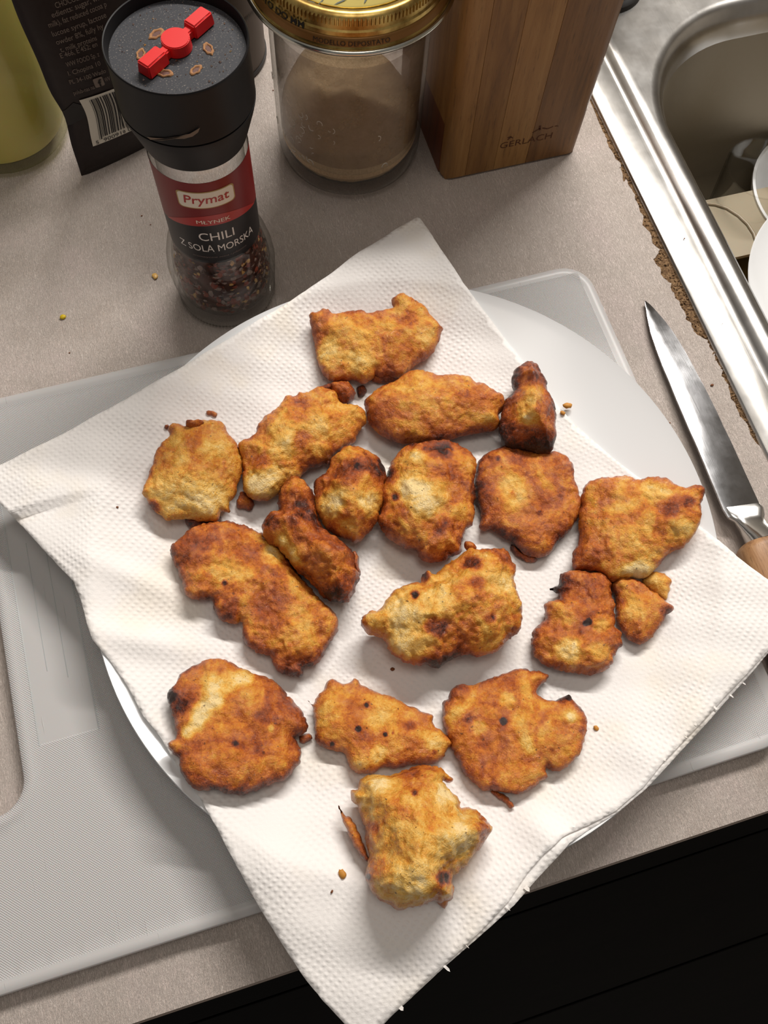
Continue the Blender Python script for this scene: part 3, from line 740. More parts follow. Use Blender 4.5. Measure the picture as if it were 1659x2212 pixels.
piece('long brown two-lobed piece, left of the centre', Cc,
 [(62,190),(90,150),(140,110),(190,80),(250,60),(320,55),(370,70),(420,90),(465,110),(500,140),(560,190),(600,240),(640,300),(690,360),(720,400),(760,440),(790,465),(810,510),(805,550),(780,585),(750,620),(740,660),(700,700),(660,720),(645,750),(600,750),(550,740),(520,710),(500,660),(440,640),(400,600),(385,550),(385,505),(340,510),(290,500),(255,460),(245,410),(180,415),(130,390),(115,340),(100,290),(75,240)],
 15, .50, [(510,200,45,-.35),(290,270,55,-.2),(640,480,60,-.25),(390,300,50,-.12),(302,330,12,.6),(450,110,40,-.1),(700,560,60,-.05),(330,440,60,.14),(180,180,70,.08)], rough=1.15, dome=.25)
piece('dark glazed folded piece leaning over the two-lobed one', A,
 [(620,960),(630,920),(660,880),(700,850),(730,860),(760,890),(785,930),(790,990),(815,1060),(850,1100),(900,1130),(940,1160),(970,1200),(975,1250),(990,1290),(975,1330),(960,1380),(930,1410),(870,1410),(830,1390),(790,1340),(750,1300),(700,1260),(660,1210),(620,1160),(570,1130),(553,1080),(565,1040),(600,1010),(625,1000)],
 25, .58, [(590,1060,40,.32),(700,1000,70,.12),(630,1140,36,-.5),(665,1200,44,-.45),(700,1240,40,-.35),(880,1380,60,.18),(740,1210,30,.15),(800,1170,60,.02),(740,1320,40,-.05)],
 bits=[([(960,1190),(985,1210),(985,1240),(995,1275),(985,1295),(965,1270),(955,1230)],8,.6,6.0)], lift=.001, rough=1.15, dome=.45)
piece('small round piece with a scorched top, at the centre', A,
 [(785,890),(800,860),(850,820),(855,780),(880,755),(930,715),(980,720),(1030,740),(1070,760),(1100,800),(1110,850),(1100,900),(1095,960),(1080,1000),(1070,1050),(1030,1100),(980,1145),(940,1130),(890,1110),(840,1080),(810,1030),(790,980)],
 26, .46, [(940,830,60,.4),(1060,820,50,.4),(1000,790,40,.3),(860,980,50,-.35),(1035,970,55,-.4),(900,940,40,-.2),(940,1080,50,-.2)],
 bits=[([(830,770),(850,758),(870,765),(865,790),(845,800),(832,788)],4,.55,5.0)], dome=.5, rough=1.05)
piece('tall piece with a bright yellow middle, right of the scorched round one', A,
 [(1110,860),(1120,810),(1150,760),(1190,720),(1260,700),(1330,695),(1400,695),(1450,720),(1490,760),(1510,800),(1505,860),(1510,920),(1500,980),(1495,1050),(1470,1090),(1450,1140),(1440,1190),(1400,1210),(1350,1230),(1300,1235),(1260,1215),(1240,1180),(1190,1170),(1130,1130),(1090,1090),(1075,1040),(1090,990),(1085,930)],
 24, .46, [(1240,760,38,-.32),(1210,880,70,-.4),(1270,960,80,-.36),(1330,720,56,.34),(1240,705,40,.3),(1130,850,35,.35),(1150,940,18,.6),(1370,800,60,.1),(1350,1060,46,.22),(1280,1160,50,-.1),(1120,1090,50,.15),(1180,1010,40,.2),(1450,900,60,.12)], dome=.35, rough=1.05)
piece('flat brown roundish piece under the small triangular one', B,
 [(525,570),(540,500),(590,465),(640,440),(700,420),(760,445),(830,460),(890,465),(940,490),(970,530),(975,590),(1000,650),(1010,710),(990,770),(960,820),(920,860),(880,910),(850,940),(800,945),(750,930),(710,890),(680,870),(640,850),(600,820),(560,825),(540,800),(550,740),(530,690),(525,630)],
 12, .54, [(700,630,60,-.3),(730,700,40,-.12),(570,640,50,.12),(700,660,22,.2),(630,487,14,.4),(820,740,12,.3),(740,450,60,.18),(690,740,50,-.05)],
 bits=[([(690,885),(740,920),(800,945),(800,965),(750,960),(700,930)],4,.66,0)], rough=.8, dome=.2)
piece('small dark triangular piece standing on the bare plate side, upper right', B,
 [(690,130),(695,100),(730,65),(770,45),(810,60),(830,95),(850,140),(860,190),(880,230),(895,280),(890,330),(900,390),(890,430),(870,460),(810,455),(750,440),(690,430),(650,390),(635,350),(645,290),(655,240),(680,200),(700,170)],
 27, .66, [(790,190,45,-.4),(760,260,50,-.42),(790,310,40,-.35),(740,320,30,-.25),(760,420,90,.15)], dome=.7, rough=.9, rtop=12)
piece('large squarish golden piece nearest the knife', B,
 [(1015,650),(1040,600),(1110,575),(1190,570),(1220,568),(1260,585),(1330,580),(1390,590),(1430,615),(1450,632),(1480,634),(1520,625),(1565,645),(1555,700),(1555,770),(1530,830),(1500,880),(1470,910),(1440,915),(1400,940),(1350,1000),(1300,1040),(1230,1035),(1180,1050),(1140,1050),(1090,1010),(1010,1000),(980,980),(975,920),(1000,870),(1005,800),(1005,740),(1015,700)],
 17, .43, [(1340,655,55,-.3),(1400,650,30,-.25),(1430,720,46,.25),(1500,690,32,.4),(1230,820,110,-.12),(1300,1010,60,-.42),(1230,1020,50,-.35),(1490,810,50,-.2),(1060,950,60,.12),(1120,640,60,.1)], dome=.3, rough=.85)
piece('brown knobbly piece with a pale bulge and a black fleck, lower right', B,
 [(870,1085),(900,1070),(920,1020),(960,1005),(1010,1000),(1060,1010),(1100,1015),(1140,1050),(1155,1100),(1162,1160),(1165,1220),(1160,1270),(1190,1300),(1195,1350),(1170,1380),(1155,1420),(1130,1460),(1060,1485),(1000,1480),(930,1470),(860,1450),(810,1410),(790,1370),(785,1300),(810,1260),(840,1230),(850,1160),(910,1140),(915,1115),(880,1100)],
 14, .52, [(950,1370,55,-.5),(990,1350,30,-.2),(1110,1250,46,-.34),(880,1090,30,.3),(1048,1240,14,.9),(1030,1248,10,.6),(930,1060,40,.2),(1090,1380,50,-.15)], rough=1.15, dome=.25)
piece('small sandy piece tucked against the knobbly brown one, by the right side', B,
 [(1152,1062),(1200,1035),(1270,1050),(1310,1085),(1345,1110),(1375,1130),(1400,1150),(1435,1180),(1400,1210),(1370,1260),(1340,1310),(1290,1340),(1240,1325),(1200,1280),(1178,1220),(1168,1140)],
 11, .46, [(1250,1180,46,-.2),(1210,1100,40,-.05),(1400,1190,30,.25)], bits=[([(1295,1050),(1340,1010),(1415,1040),(1415,1090),(1400,1140),(1360,1115),(1310,1080)],5,.24,1.0)], rough=1.0, dome=.3)
piece('biggest craggy pale-yellow piece with red-brown spots, centre of the towel', Cc,
 [(908,500),(950,460),(990,455),(1020,410),(1080,355),(1130,340),(1180,330),(1185,290),(1215,275),(1240,290),(1290,250),(1350,215),(1400,180),(1430,175),(1500,175),(1560,180),(1580,220),(1605,270),(1600,330),(1620,400),(1630,470),(1620,530),(1590,575),(1560,590),(1530,630),(1460,650),(1390,660),(1330,670),(1300,690),(1250,710),(1200,700),(1140,695),(1080,670),(1040,630),(1010,580),(960,560),(920,540)],
 29, .34, [(1100,470,80,-.3),(1080,600,60,-.25),(1420,240,36,.45),(1440,330,34,.4),(1300,420,90,-.15),(1250,530,44,.5),(1490,490,30,.5),(1155,385,18,.8),(1200,300,20,.5),(1350,640,120,.28),(1230,680,60,.3),(1570,330,50,-.25),(925,505,32,.36),(1350,370,36,.26),(1560,200,40,.12),(1590,500,30,.25)],
 bits=[([(1375,150),(1400,143),(1425,160),(1425,180),(1400,190),(1380,172)],6,.5,10.0)], dome=.42, rough=1.2)
piece('large round brown piece with a bare pale crescent, bottom left', Cc,
 [(48,820),(80,790),(95,750),(150,710),(230,675),(300,675),(350,700),(420,730),(500,755),(545,790),(590,840),(640,890),(665,940),(675,985),(650,1010),(620,1025),(645,1080),(640,1130),(610,1170),(570,1210),(510,1235),(460,1255),(390,1280),(310,1275),(260,1255),(200,1265),(150,1230),(115,1180),(105,1120),(75,1100),(50,1055),(90,1030),(80,960),(60,900)],
 16, .55, [(250,840,50,-.55),(320,775,46,-.5),(200,910,44,-.55),(390,750,40,-.45),(170,960,34,-.5),(240,770,40,-.3),(130,1000,26,-.4),(110,880,30,.2),(60,840,26,.25),(350,1050,14,.4),(508,980,16,-.4),(80,1060,30,-.25)],
 bits=[([(650,1010),(680,1005),(692,1025),(675,1040),(650,1045),(635,1030)],4,.66,0)], rough=.85, dome=.2)
piece('flat leaf-shaped yellow piece with dark spots, bottom middle', D_,
 [(12,240),(40,265),(60,225),(75,205),(100,190),(120,140),(150,120),(200,145),(250,140),(280,115),(310,150),(370,180),(430,205),(500,220),(560,265),(620,280),(650,300),(710,320),(715,370),(750,400),(790,440),(830,480),(800,510),(770,560),(730,590),(690,600),(600,600),(520,620),(430,625),(370,650),(290,650),(240,600),(215,540),(140,520),(70,490),(50,420),(45,340),(35,280)],
 12, .40, [(342,268,13,.7),(297,400,16,.8),(447,430,13,.8),(490,420,8,.6),(150,487,12,.6),(400,545,46,-.4),(380,345,70,-.2),(590,380,30,.25),(340,430,60,.14),(700,440,60,-.2),(720,530,12,.4),(230,210,60,.08),(300,590,50,-.15)], rough=.8, dome=.2)
piece('flat round olive-gold piece with a notch and a crust tail, bottom right', D_,
 [(770,250),(800,230),(810,190),(860,150),(940,150),(1000,130),(1070,100),(1130,75),(1190,55),(1240,55),(1260,70),(1320,75),(1365,100),(1350,135),(1320,160),(1300,200),(1350,235),(1400,240),(1450,215),(1480,210),(1500,240),(1540,280),(1565,340),(1570,400),(1555,460),(1530,530),(1490,590),(1440,625),(1380,640),(1350,630),(1350,670),(1300,710),(1260,740),(1200,765),(1130,760),(1050,748),(990,740),(930,690),(880,640),(850,570),(820,500),(790,420),(775,340)],
 12, .46, [(1130,240,44,-.36),(970,390,44,-.3),(1108,360,20,.65),(905,335,30,.26),(1490,330,34,-.4),(1430,270,36,.2),(1475,220,18,.5),(1240,480,46,-.18),(1010,450,40,.1),(1545,400,20,.3),(1190,330,50,-.1),(1380,520,14,.25),(860,300,50,-.1)],
 bits=[([(1050,742),(1100,765),(1160,818),(1150,840),(1090,795),(1040,752)],3.5,.5,0)], rough=.85, dome=.2)
piece('thick wedge of chicken with bare meat on its side, lowest on the towel', D_,
 [(300,690),(340,665),(400,660),(470,660),(540,630),(600,610),(660,600),(710,605),(760,620),(790,650),(830,680),(810,700),(770,690),(800,740),(850,780),(875,840),(930,840),(980,870),(1010,910),(1040,950),(1030,1000),(990,1050),(940,1110),(900,1160),(860,1200),(820,1240),(825,1300),(810,1350),(760,1375),(700,1370),(640,1395),(570,1400),(520,1412),(460,1380),(430,1360),(395,1340),(360,1290),(330,1220),(345,1150),(360,1100),(340,1040),(330,960),(300,880),(285,830),(250,790),(255,745),(290,735)],
 36, .27, [(410,700,70,-.3),(600,700,60,.15),(780,770,60,-.3),(610,760,20,.6),(380,950,36,.36),(500,860,80,.1),(420,1180,60,.22),(860,980,70,-.25),(900,1080,60,-.25),(600,1280,110,-.2),(770,1240,40,.65),(720,1310,46,.3),(640,1000,80,.05),(350,1230,16,.7),(980,960,40,.3),(700,600,80,.2),(560,1120,60,.08)],
 bits=[([(182,830),(215,880),(250,900),(290,970),(330,1060),(360,1140),(330,1130),(280,1060),(240,980),(210,920)],4,.5,6.0),([(760,1270),(800,1265),(830,1285),(825,1330),(800,1370),(780,1408),(750,1390),(735,1340)],10,.5,.5)], dome=.35, rough=1.0, rtop=17, kk=.3)

# crumbs on towel and specks on the counter
def pebble(name, p, r, m, label, cat, group=None, sq=(1.3, .9, .6), rot=0.):
    bm = bmesh.new(); bmesh.ops.create_icosphere(bm, subdivisions=2, radius=1)
    for v in bm.verts:
        n_ = noise.noise(v.co*1.7 + Vector(p)*300); v.co *= 1 + .35*n_
        v.co = Vector((v.co.x*r*sq[0], v.co.y*r*sq[1], (v.co.z+.9)*r*sq[2]))
    bmesh.ops.rotate(bm, verts=bm.verts, matrix=Matrix.Rotation(rot, 3, 'Z'))
    o = frombm(name, bm, m, None, True); o.location = p; return tag(o, label, cat, group)
for (x, y, r, m, lab) in [(740, 1888, 1.5, M_crumb, 'pale yellow crumb on the towel, left of the thick wedge'), (1287, 1573, 1.0, M_crumb, 'orange crumb on the towel right of the notched round piece'),
                          (1225, 878, 1.6, M_crumb, 'yellow crumb at the towel edge beside the triangular piece'), (1215, 893, 1.1, M_crumb, 'small yellow crumb just below the one at the towel edge'), (848, 1446, .8, M_crumbdark, 'brown crumb on the towel under the craggy centre piece'),
                          (717, 1926, .5, M_crumbdark, 'tiny dark crumb on the towel near its lowest corner'), (254, 1096, .45, M_crumbdark, 'tiny black speck on the towel left of the pale yellow piece')]:
    w = T_(np.array([[x, y]], float))[0]
    pebble('crumb', (w[0], w[1], w[2]+.0001), r/1000., m, lab, 'crumb', rot=x)
w = U((335, 597), .0005); o = pebble('chili_seed', (w[0], w[1], .0001), .0019, M_seed, 'pale chili seed on the worktop left of the spice grinder', 'seed', sq=(.75, 1.05, .35), rot=.2)
w = U((136, 685), .0005); pebble('chili_seed', (w[0], w[1], .0001), .0016, M_lentil, 'bright yellow seed on the worktop, nearest the left edge', 'seed', sq=(1, .9, .5))
for (x, y, r) in [(306, 466, .4), (325, 485, .3), (150, 762, .35), (590, 195, .35), (1538, 832, .7), (1446, 914, .5), (1560, 700, .3), (1478, 516, .4)]:
    w = U((x, y), .0003)
    if w[0] > XS: w = U((x, y), .0022); zz_ = .0022
    else: zz_ = .0
    pebble('speck', (w[0], w[1], zz_+.0001), r/1000., M_crumbdark, {306: 'tiny black speck on the worktop left of the grinder label', 325: 'second tiny speck just below the one left of the grinder label', 150: 'tiny brown speck on the worktop above the board, far left',
        590: 'tiny dark speck between the grinder and the glass jar', 1538: 'dark ring-like speck between the knife and the sink', 1446: 'small speck beside the knife blade on its plate side', 1560: 'black speck on the bright sink rim', 1478: 'small dark speck at the upper sink rim'}[x], 'speck')
# ================================================================== KNIFE
kn = thing('kitchen_knife', 'steel kitchen knife with a wooden handle lying between plate and sink', 'knife', (*U((1500, 900), 0)[:2], 0))
Lp = [(1393, 650), (1396, 668), (1399, 686), (1406, 718), (1418, 753), (1432, 790), (1447, 825), (1461, 860), (1476, 895), (1490, 928), (1505, 961), (1520, 997), (1534, 1031), (1549, 1066), (1563, 1100), (1574, 1118)]
Rp = [(1395, 650), (1406, 659), (1418, 672), (1437, 694), (1455, 718), (1469, 740), (1482, 762), (1494, 784), (1505, 805), (1520, 832), (1534, 860), (1549, 890), (1563, 921), (1578, 951), (1606, 1013), (1646, 1100)]
zl_ = np.linspace(.0030, .0085, len(Lp)); zr_ = np.linspace(.0022, .0050, len(Rp))
Lw = U(Lp, zl_); Rw = U(Rp, zr_)
bm = bmesh.new(); rows = []
for i in range(len(Lp)):
    a, b = Vector(Lw[i]), Vector(Rw[i]); th = .0014*min(1, i/5+.15)
    row = [a + Vector((0, 0, -th)), a + Vector((-.0001, 0, 0)), a.lerp(b, .06) + Vector((0, 0, .00012)), a.lerp(b, .5) + Vector((0, 0, .0001)), a.lerp(b, .93), b, b + Vector((0, 0, -.0003)), a.lerp(b, .5) + Vector((0, 0, -th*.8))]
    rows.append([bm.verts.new(v) for v in row])
for a, b in zip(rows[:-1], rows[1:]):
    for j in range(8): bm.faces.new((a[j], a[(j+1) % 8], b[(j+1) % 8], b[j]))
bm.faces.new(rows[0]); bm.faces.new(rows[-1][::-1])
frombm('blade', bm, M_blade, kn, True, 30)
def loft(name, sections, m, parent, n=24):
    """sections: (center xyz, half-width vec, half-height, power)"""
    bm = bmesh.new(); rs = []
    for c, hw, hh_, pw in sections:
        r = []
        for k in range(n):
            a = 2*math.pi*k/n; cx, sx = math.cos(a), math.sin(a)
            x = math.copysign(abs(cx)**pw, cx); z = math.copysign(abs(sx)**pw, sx)
            r.append(bm.verts.new(Vector(c) + Vector(hw)*x + Vector((0, 0, hh_*z))))
        rs.append(r)
    for a, b in zip(rs[:-1], rs[1:]):
        for j in range(n): bm.faces.new((a[j], a[(j+1) % n], b[(j+1) % n], b[j]))
    bm.faces.new(rs[0][::-1]); bm.faces.new(rs[-1])
    return frombm(name, bm, m, parent, True, 45)
def sec(pl, pr, z, hh_, pw=.6):
    a = U(pl, z); b = U(pr, z); c = (a+b)/2; return (c, (b-a)/2, hh_, pw)
loft('bolster', [sec((1563, 1099), (1640, 1088), .0068, .0016, .4), sec((1569, 1112), (1647, 1098), .0068, .0024, .4), sec((1575, 1121), (1650, 1113), .0068, .0026, .5), sec((1587, 1128), (1650, 1121), .0070, .0030, .7),
     sec((1598, 1143), (1657, 1134), .0078, .0045, .8), sec((1610, 1162), (1670, 1151), .0088, .0068, .8), sec((1617, 1174), (1680, 1163), .0092, .0085, .8)], M_bolster, kn)
loft('wooden_handle', [sec((1606, 1177), (1690, 1162), .0094, .0085, .75), sec((1598, 1186), (1700, 1168), .0095, .0093, .75), sec((1594, 1196), (1704, 1174), .0096, .0095, .75), sec((1604, 1240), (1726, 1216), .0098, .0097, .75),
     sec((1650, 1370), (1790, 1345), .0098, .0097, .75), sec((1720, 1560), (1860, 1535), .0098, .0096, .75), sec((1745, 1620), (1870, 1596), .0098, .008, .75)], M_handle, kn)
w = U((1625, 1078), .0086); 
# ================================================================== KNIFE BLOCK
kb = thing('knife_block', 'tall oak knife block glued from vertical staves, beside the glass jar', 'knife block', (.185, .36, 0))
bx = [.1452, .1580, .1745, .1935, .2245]
mm = [M_oak[0], M_oak[1], M_oak[0], M_oak[2]]
for i in range(4):
    # the outer corners are rounded, inner joints butt together with a hairline gap
    x0, x1 = bx[i], bx[i+1] - .00012; y0, y1 = .3162, .395; r = .0055
    pts = []
    if i == 0:
        pts += [(x0 + r - r*math.cos(t), y0 + r - r*math.sin(t)) for t in np.linspace(0, math.pi/2, 7)]
    else: pts += [(x0, y1), (x0, y0+.0001), (x0+.0001, y0)]
    if i == 3: pts += [(x1 - r + r*math.sin(t), y0 + r - r*math.cos(t)) for t in np.linspace(0, math.pi/2, 7)]
    else: pts += [(x1-.0001, y0), (x1, y0+.0001)]
    pts += [(x1, y1)]
    if i == 0: pts += [(x0, y1)]
    bm = bmesh.new(); lv = []
    for z, s in ((.0, -.0015), (.0015, 0), (.10, 0), (.180, 0)):
        ring = []
        for p in pts:
            q = [p[0], p[1]]
            if i == 0: q[0] = max(q[0], x0 - s) if q[0] < x0 + .004 else q[0]
            if i == 3: q[0] = min(q[0], x1 + s) if q[0] > x1 - .004 else q[0]
            q[1] = max(q[1], y0 - s); q[0] += 0.0 if z < .05 else (.0012*(q[0]-.185)/.04)*(z/.1)
            ring.append(bm.verts.new((q[0], q[1], z)))
        lv.append(ring)
    n = len(pts)
    for a, b in zip(lv[:-1], lv[1:]):
        for j in range(n): bm.faces.new((a[j], a[(j+1) % n], b[(j+1) % n], b[j]))
    bm.faces.new(lv[0][::-1]); bm.faces.new(lv[-1])
    o = frombm('stave', bm, mm[i], kb, True, 30)
box('shaded_side', (.1448, .3235, .0), (.1451, .394, .179), M_oak[3], kb)  # thin dark skin, paints the shade on the block's left face
yb = .3162 - .00008
def onblock(cx, cz): return lambda a, b: (cx + a, yb, cz + b)
text_on('engraved_mark', 'GERLACH', .030, .0042, onblock(.1905, .0168), M_engr, kb, 0, .0)
# small crest strokes over the word
bm = bmesh.new()
for (x, z, w_, h_, a) in [(.1800, .0232, .0025, .0007, .8), (.1812, .0236, .0022, .0006, -.7), (.1795, .0240, .0014, .0006, 0.2), (.1950, .0248, .0045, .0007, .5), (.1968, .0262, .0012, .0035, .2), (.2000, .0250, .0036, .0007, -.4), (.2032, .0248, .0030, .0006, .3), (.2066, .0250, .0022, .0005, -.2)]:
    c, s = math.cos(a), math.sin(a)
    vs_ = [bm.verts.new((x + dx*w_*c - dz*h_*s, yb, z + dx*w_*s + dz*h_*c)) for dx, dz in ((-.5, -.5), (.5, -.5), (.5, .5), (-.5, .5))]
    bm.faces.new(vs_)
frombm('engraved_crest', bm, M_engr, kb, False)

# ================================================================== JAR
JC = (.102, .3535)
jr = thing('glass_jar', 'glass jar of breadcrumb powder under a gold screw lid, left of the knife block', 'jar', (*JC, 0))
lathe('glass_body', [(0, .0025), (.026, .0012), (.030, .0), (.0345, .0006), (.0370, .0035), (.0385, .0095), (.0388, .02), (.0388, .083), (.0392, .090), (.0415, .0955), (.0438, .0985), (.0442, .1015), (.043, .1025),
      (.0405, .1015), (.0388, .097), (.0372, .089), (.0366, .082), (.0366, .02), (.0350, .010), (.030, .0062), (0, .0055)], (*JC, 0), M_glass, jr, 128, 60)
# powder: level, with a bank up the left wall
P = np.array([(.0362*math.cos(a), .0362*math.sin(a)) for a in np.linspace(0, 2*math.pi, 97)[:-1]])
V, T, D = triangulate(P, .0022)
zt = .028 + .004*np.cos(V[:, 0]*60) + .006*np.clip(-V[:, 1]/.036, -1, 1)*0 + np.array([noise.fractal(Vector((v[0]*90, v[1]*90, 3)), 1, 2, 4)*.0016 for v in V])
zt = zt + .010*np.clip((V[:, 1])/.036, 0, 1)**2
rr_ = np.hypot(V[:, 0], V[:, 1]); zbm = np.interp(rr_, [0, .028, .0335, .0362], [.0064, .0068, .0092, .015])
o = shell('breadcrumb_fill', V + np.array(JC), T, zt, zbm, M_flour, jr)
lathe('powder_film', [(.0364, .022), (.0364, .060), (.0364, .086)], (*JC, 0), M_film, jr, 96)
# moulded sprig of leaves on the glass
bm = bmesh.new(); rr = random.Random(4); fj = math.atan2(-JC[1], -JC[0])
for k in range(34):
    ph = fj - .55 + rr.uniform(-.32, .38) * (1 if k < 26 else 3); z = .020 + rr.random()*.036; a0 = rr.uniform(0, 6.28); w_ = rr.uniform(.0008, .0019); cr_ = rr.uniform(2., 4.)
    pr = None
    for j in range(9):
        t_ = a0 + cr_*j/8; x, y = math.cos(t_)*w_, math.sin(t_)*w_*1.2; rw = []
        for q_ in (1.0, .86, .72):
            p_ = ph + x*q_/.0388; rad = .0389 + (.0003 if q_ == .86 else 0); rw.append(bm.verts.new((JC[0]+rad*math.cos(p_), JC[1]+rad*math.sin(p_), z + y*q_)))
        if pr: bm.faces.new((pr[0], pr[1], rw[1], rw[0])); bm.faces.new((pr[1], pr[2], rw[2], rw[1]))
        pr = rw
o = frombm('moulded_leaves', bm, mat('glass_relief', s2l(205, 195, 182), .12, spec=.8), jr, True); o['kind'] = 'stuff'  # opaque pale colour stands in for glints on the clear relief
# lid
lathe('lid_skirt', [(.0420, .1030), (.0474, .1034), (.0479, .1041), (.0474, .1050), (.0464, .1052), (.0456, .1062), (.0450, .1085), (.0446, .1118), (.0438, .1124), (.0434, .1142), (.0434, .1178), (.0425, .1187), (.0405, .1190), (.0390, .1186), (.0380, .1175), (0, .1172), (0, .1165), (.0415, .1165), (.0418, .105)], (*JC, 0), M_gold, jr, 160, 40)
lathe('rolled_edge', [(.0462, .1036), (.0472, .1027), (.0482, .1030), (.0486, .1040), (.0480, .1050), (.0468, .1051), (.0462, .1044), (.0462, .1036)], (*JC, 0), M_silver, jr, 128, 80)
lathe('brown_band', [(.0458, .1060), (.0463, .1062), (.0457, .1084), (.0452, .1098), (.0449, .1098)], (*JC, 0), M_golddark, jr, 128, 80)
lathe('printed_disc', [(0, .1177), (.0360, .1178), (.0375, .1182), (.0375, .1174), (0, .1173)], (*JC, 0), M_golddisc, jr, 128, 80)
# knurled band: ribs
bm = bmesh.new()
nr_ = 150
for k in range(nr_):
    a = 2*math.pi*k/nr_; ca, sa = math.cos(a), math.sin(a); ta = (-sa, ca); w2 = .00055
    vs_ = []
    for r, z in ((.0434, .1140), (.0441, .1145), (.0441, .1172), (.0434, .1178)):
        for s in (-1, 1):
            ww = w2*(1 if r < .044 else .55)*s
            vs_.append(bm.verts.new((JC[0] + r*ca + ta[0]*ww, JC[1] + r*sa + ta[1]*ww, z)))
    for i in range(3): bm.faces.new((vs_[2*i], vs_[2*i+1], vs_[2*i+3], vs_[2*i+2]))
    bm.faces.new((vs_[0], vs_[2], vs_[4], vs_[6])); bm.faces.new((vs_[1], vs_[7], vs_[5], vs_[3]))
o = frombm('knurling', bm, M_gold, jr, False); o['kind'] = 'stuff'
def oncyl(c, r0, z0, phi0, slope=0.0, arc=0.0):
    def fn(a, b):
        ph = phi0 + a/r0; r = r0 + slope*b; return (c[0] + r*math.cos(ph), c[1] + r*math.sin(ph), z0 + b + arc*a*a)
    return fn
phJ = math.atan2(-JC[1], -JC[0])
text_on('printed_words', 'MODELLO DEPOSITATO', .034, .0020, oncyl(JC, .0465, .1068, phJ+.02, -.25), M_ink, jr)
text_on('printed_words', 'OTTO DO MM', .030, .0030, oncyl(JC, .0452, .1100, phJ-.78, -.2), M_ink, jr, 0, .01)
# painted sprig on the disc
bm = bmesh.new(); dcx, dcy = JC[0] + math.cos(phJ)*.033, JC[1] + math.sin(phJ)*.033
for (dx, dy, L, a) in [(-.004, .0, .007, .3), (.002, .001, .006, -.5), (.007, -.001, .006, .9), (.011, .001, .005, -.2), (.005, .003, .004, 1.4), (-.012, .002, .005, .7), (-.016, .003, .004, -.6)]:
    c, s = math.cos(a), math.sin(a)
    q = [(-.5, 0), (-.2, .06), (.3, .05), (.5, 0), (.2, -.05), (-.3, -.05)]
    bm.faces.new([bm.verts.new((dcx + dx + (x*c - y*s)*L, dcy + dy + (x*s + y*c)*L, .11805)) for x, y in q])
frombm('painted_sprig', bm, mat('sprig_paint', s2l(52, 60, 50), .5), jr, False)

# ================================================================== GRINDER
GC = (.0156, .2790)
gr = thing('spice_grinder', 'chili and sea salt grinder with black cap and red key, left of the jar', 'spice grinder', (*GC, 0))
lathe('glass_body', [(0, .003), (.019, .002), (.0215, 0), (.0238, .0008), (.0246, .0035), (.0240, .0055), (.0248, .0075), (.0253, .014), (.0250, .0165), (.0258, .0185), (.0262, .026), (.0255, .033), (.0236, .041), (.0214, .047), (.0207, .051),
      (.0207, .102), (.0200, .106), (.0192, .109), (.0192, .114), (.0178, .114), (.0178, .106), (.0186, .101), (.0187, .052), (.0200, .046), (.0218, .039), (.0232, .032), (.0238, .025), (.0232, .016), (.0226, .010), (.021, .007), (0, .0062)],
      (*GC, 0), M_glass, gr, 128, 60)
# base ticks round the foot
bm = bmesh.new()
for k in range(90):
    a = 2*math.pi*k/90; bmesh.ops.create_cube(bm, size=1, matrix=Matrix.Translation((GC[0]+.0243*math.cos(a), GC[1]+.0243*math.sin(a), .0018)) @ Matrix.Rotation(a, 4, 'Z') @ Matrix.Diagonal((.0008, .0006, .0016, 1)))
o = frombm('foot_knurling', bm, M_glass, gr, False); o['kind'] = 'stuff'
# contents
lathe('spice_core', [(0, .0066), (.019, .0085), (.0208, .017), (.0215, .026), (.0205, .034), (.0178, .044), (.0172, .052), (0, .054)], (*GC, 0), M_spice[0], gr, 48)
vv, ff, ii = [], [], []; rr = random.Random(11)
for k in range(1500):
    z = rr.uniform(.0085, .0545); rm = float(np.interp(z, [.007, .010, .016, .025, .032, .039, .046, .052], [.0195, .0222, .0228, .0234, .0228, .0214, .0196, .0184])) - .0005
    a = rr.uniform(0, 2*math.pi); r = rm - rr.uniform(.0, .0022); c = Vector((GC[0]+r*math.cos(a), GC[1]+r*math.sin(a), z))
    s = rr.uniform(.0008, .0022); kind = rr.choices([0, 1, 2, 3], [4, 3.4, 1.3, 2.2])[0]
    if kind == 2: s = rr.uniform(.0010, .0016)
    R3 = Matrix.Rotation(a, 3, 'Z') @ Matrix.Rotation(rr.uniform(-.6, .6), 3, 'Y') @ Matrix.Rotation(rr.uniform(0, 6), 3, 'X')
    b0_ = len(vv)
    for j in range(6):
        t_ = j/6*2*math.pi; vv.append(c + R3 @ Vector((0, math.cos(t_)*s*rr.uniform(.7, 1.1), math.sin(t_)*s*rr.uniform(.5, 1))))
    vv.append(c + R3 @ Vector((s*.35, 0, 0)))
    for j in range(6): ff.append((b0_+j, b0_+(j+1) % 6, b0_+6)); ii.append(kind)
o = mesh('chili_flakes', vv, ff, None, gr, False, M_spice, ii); o['kind'] = 'stuff'
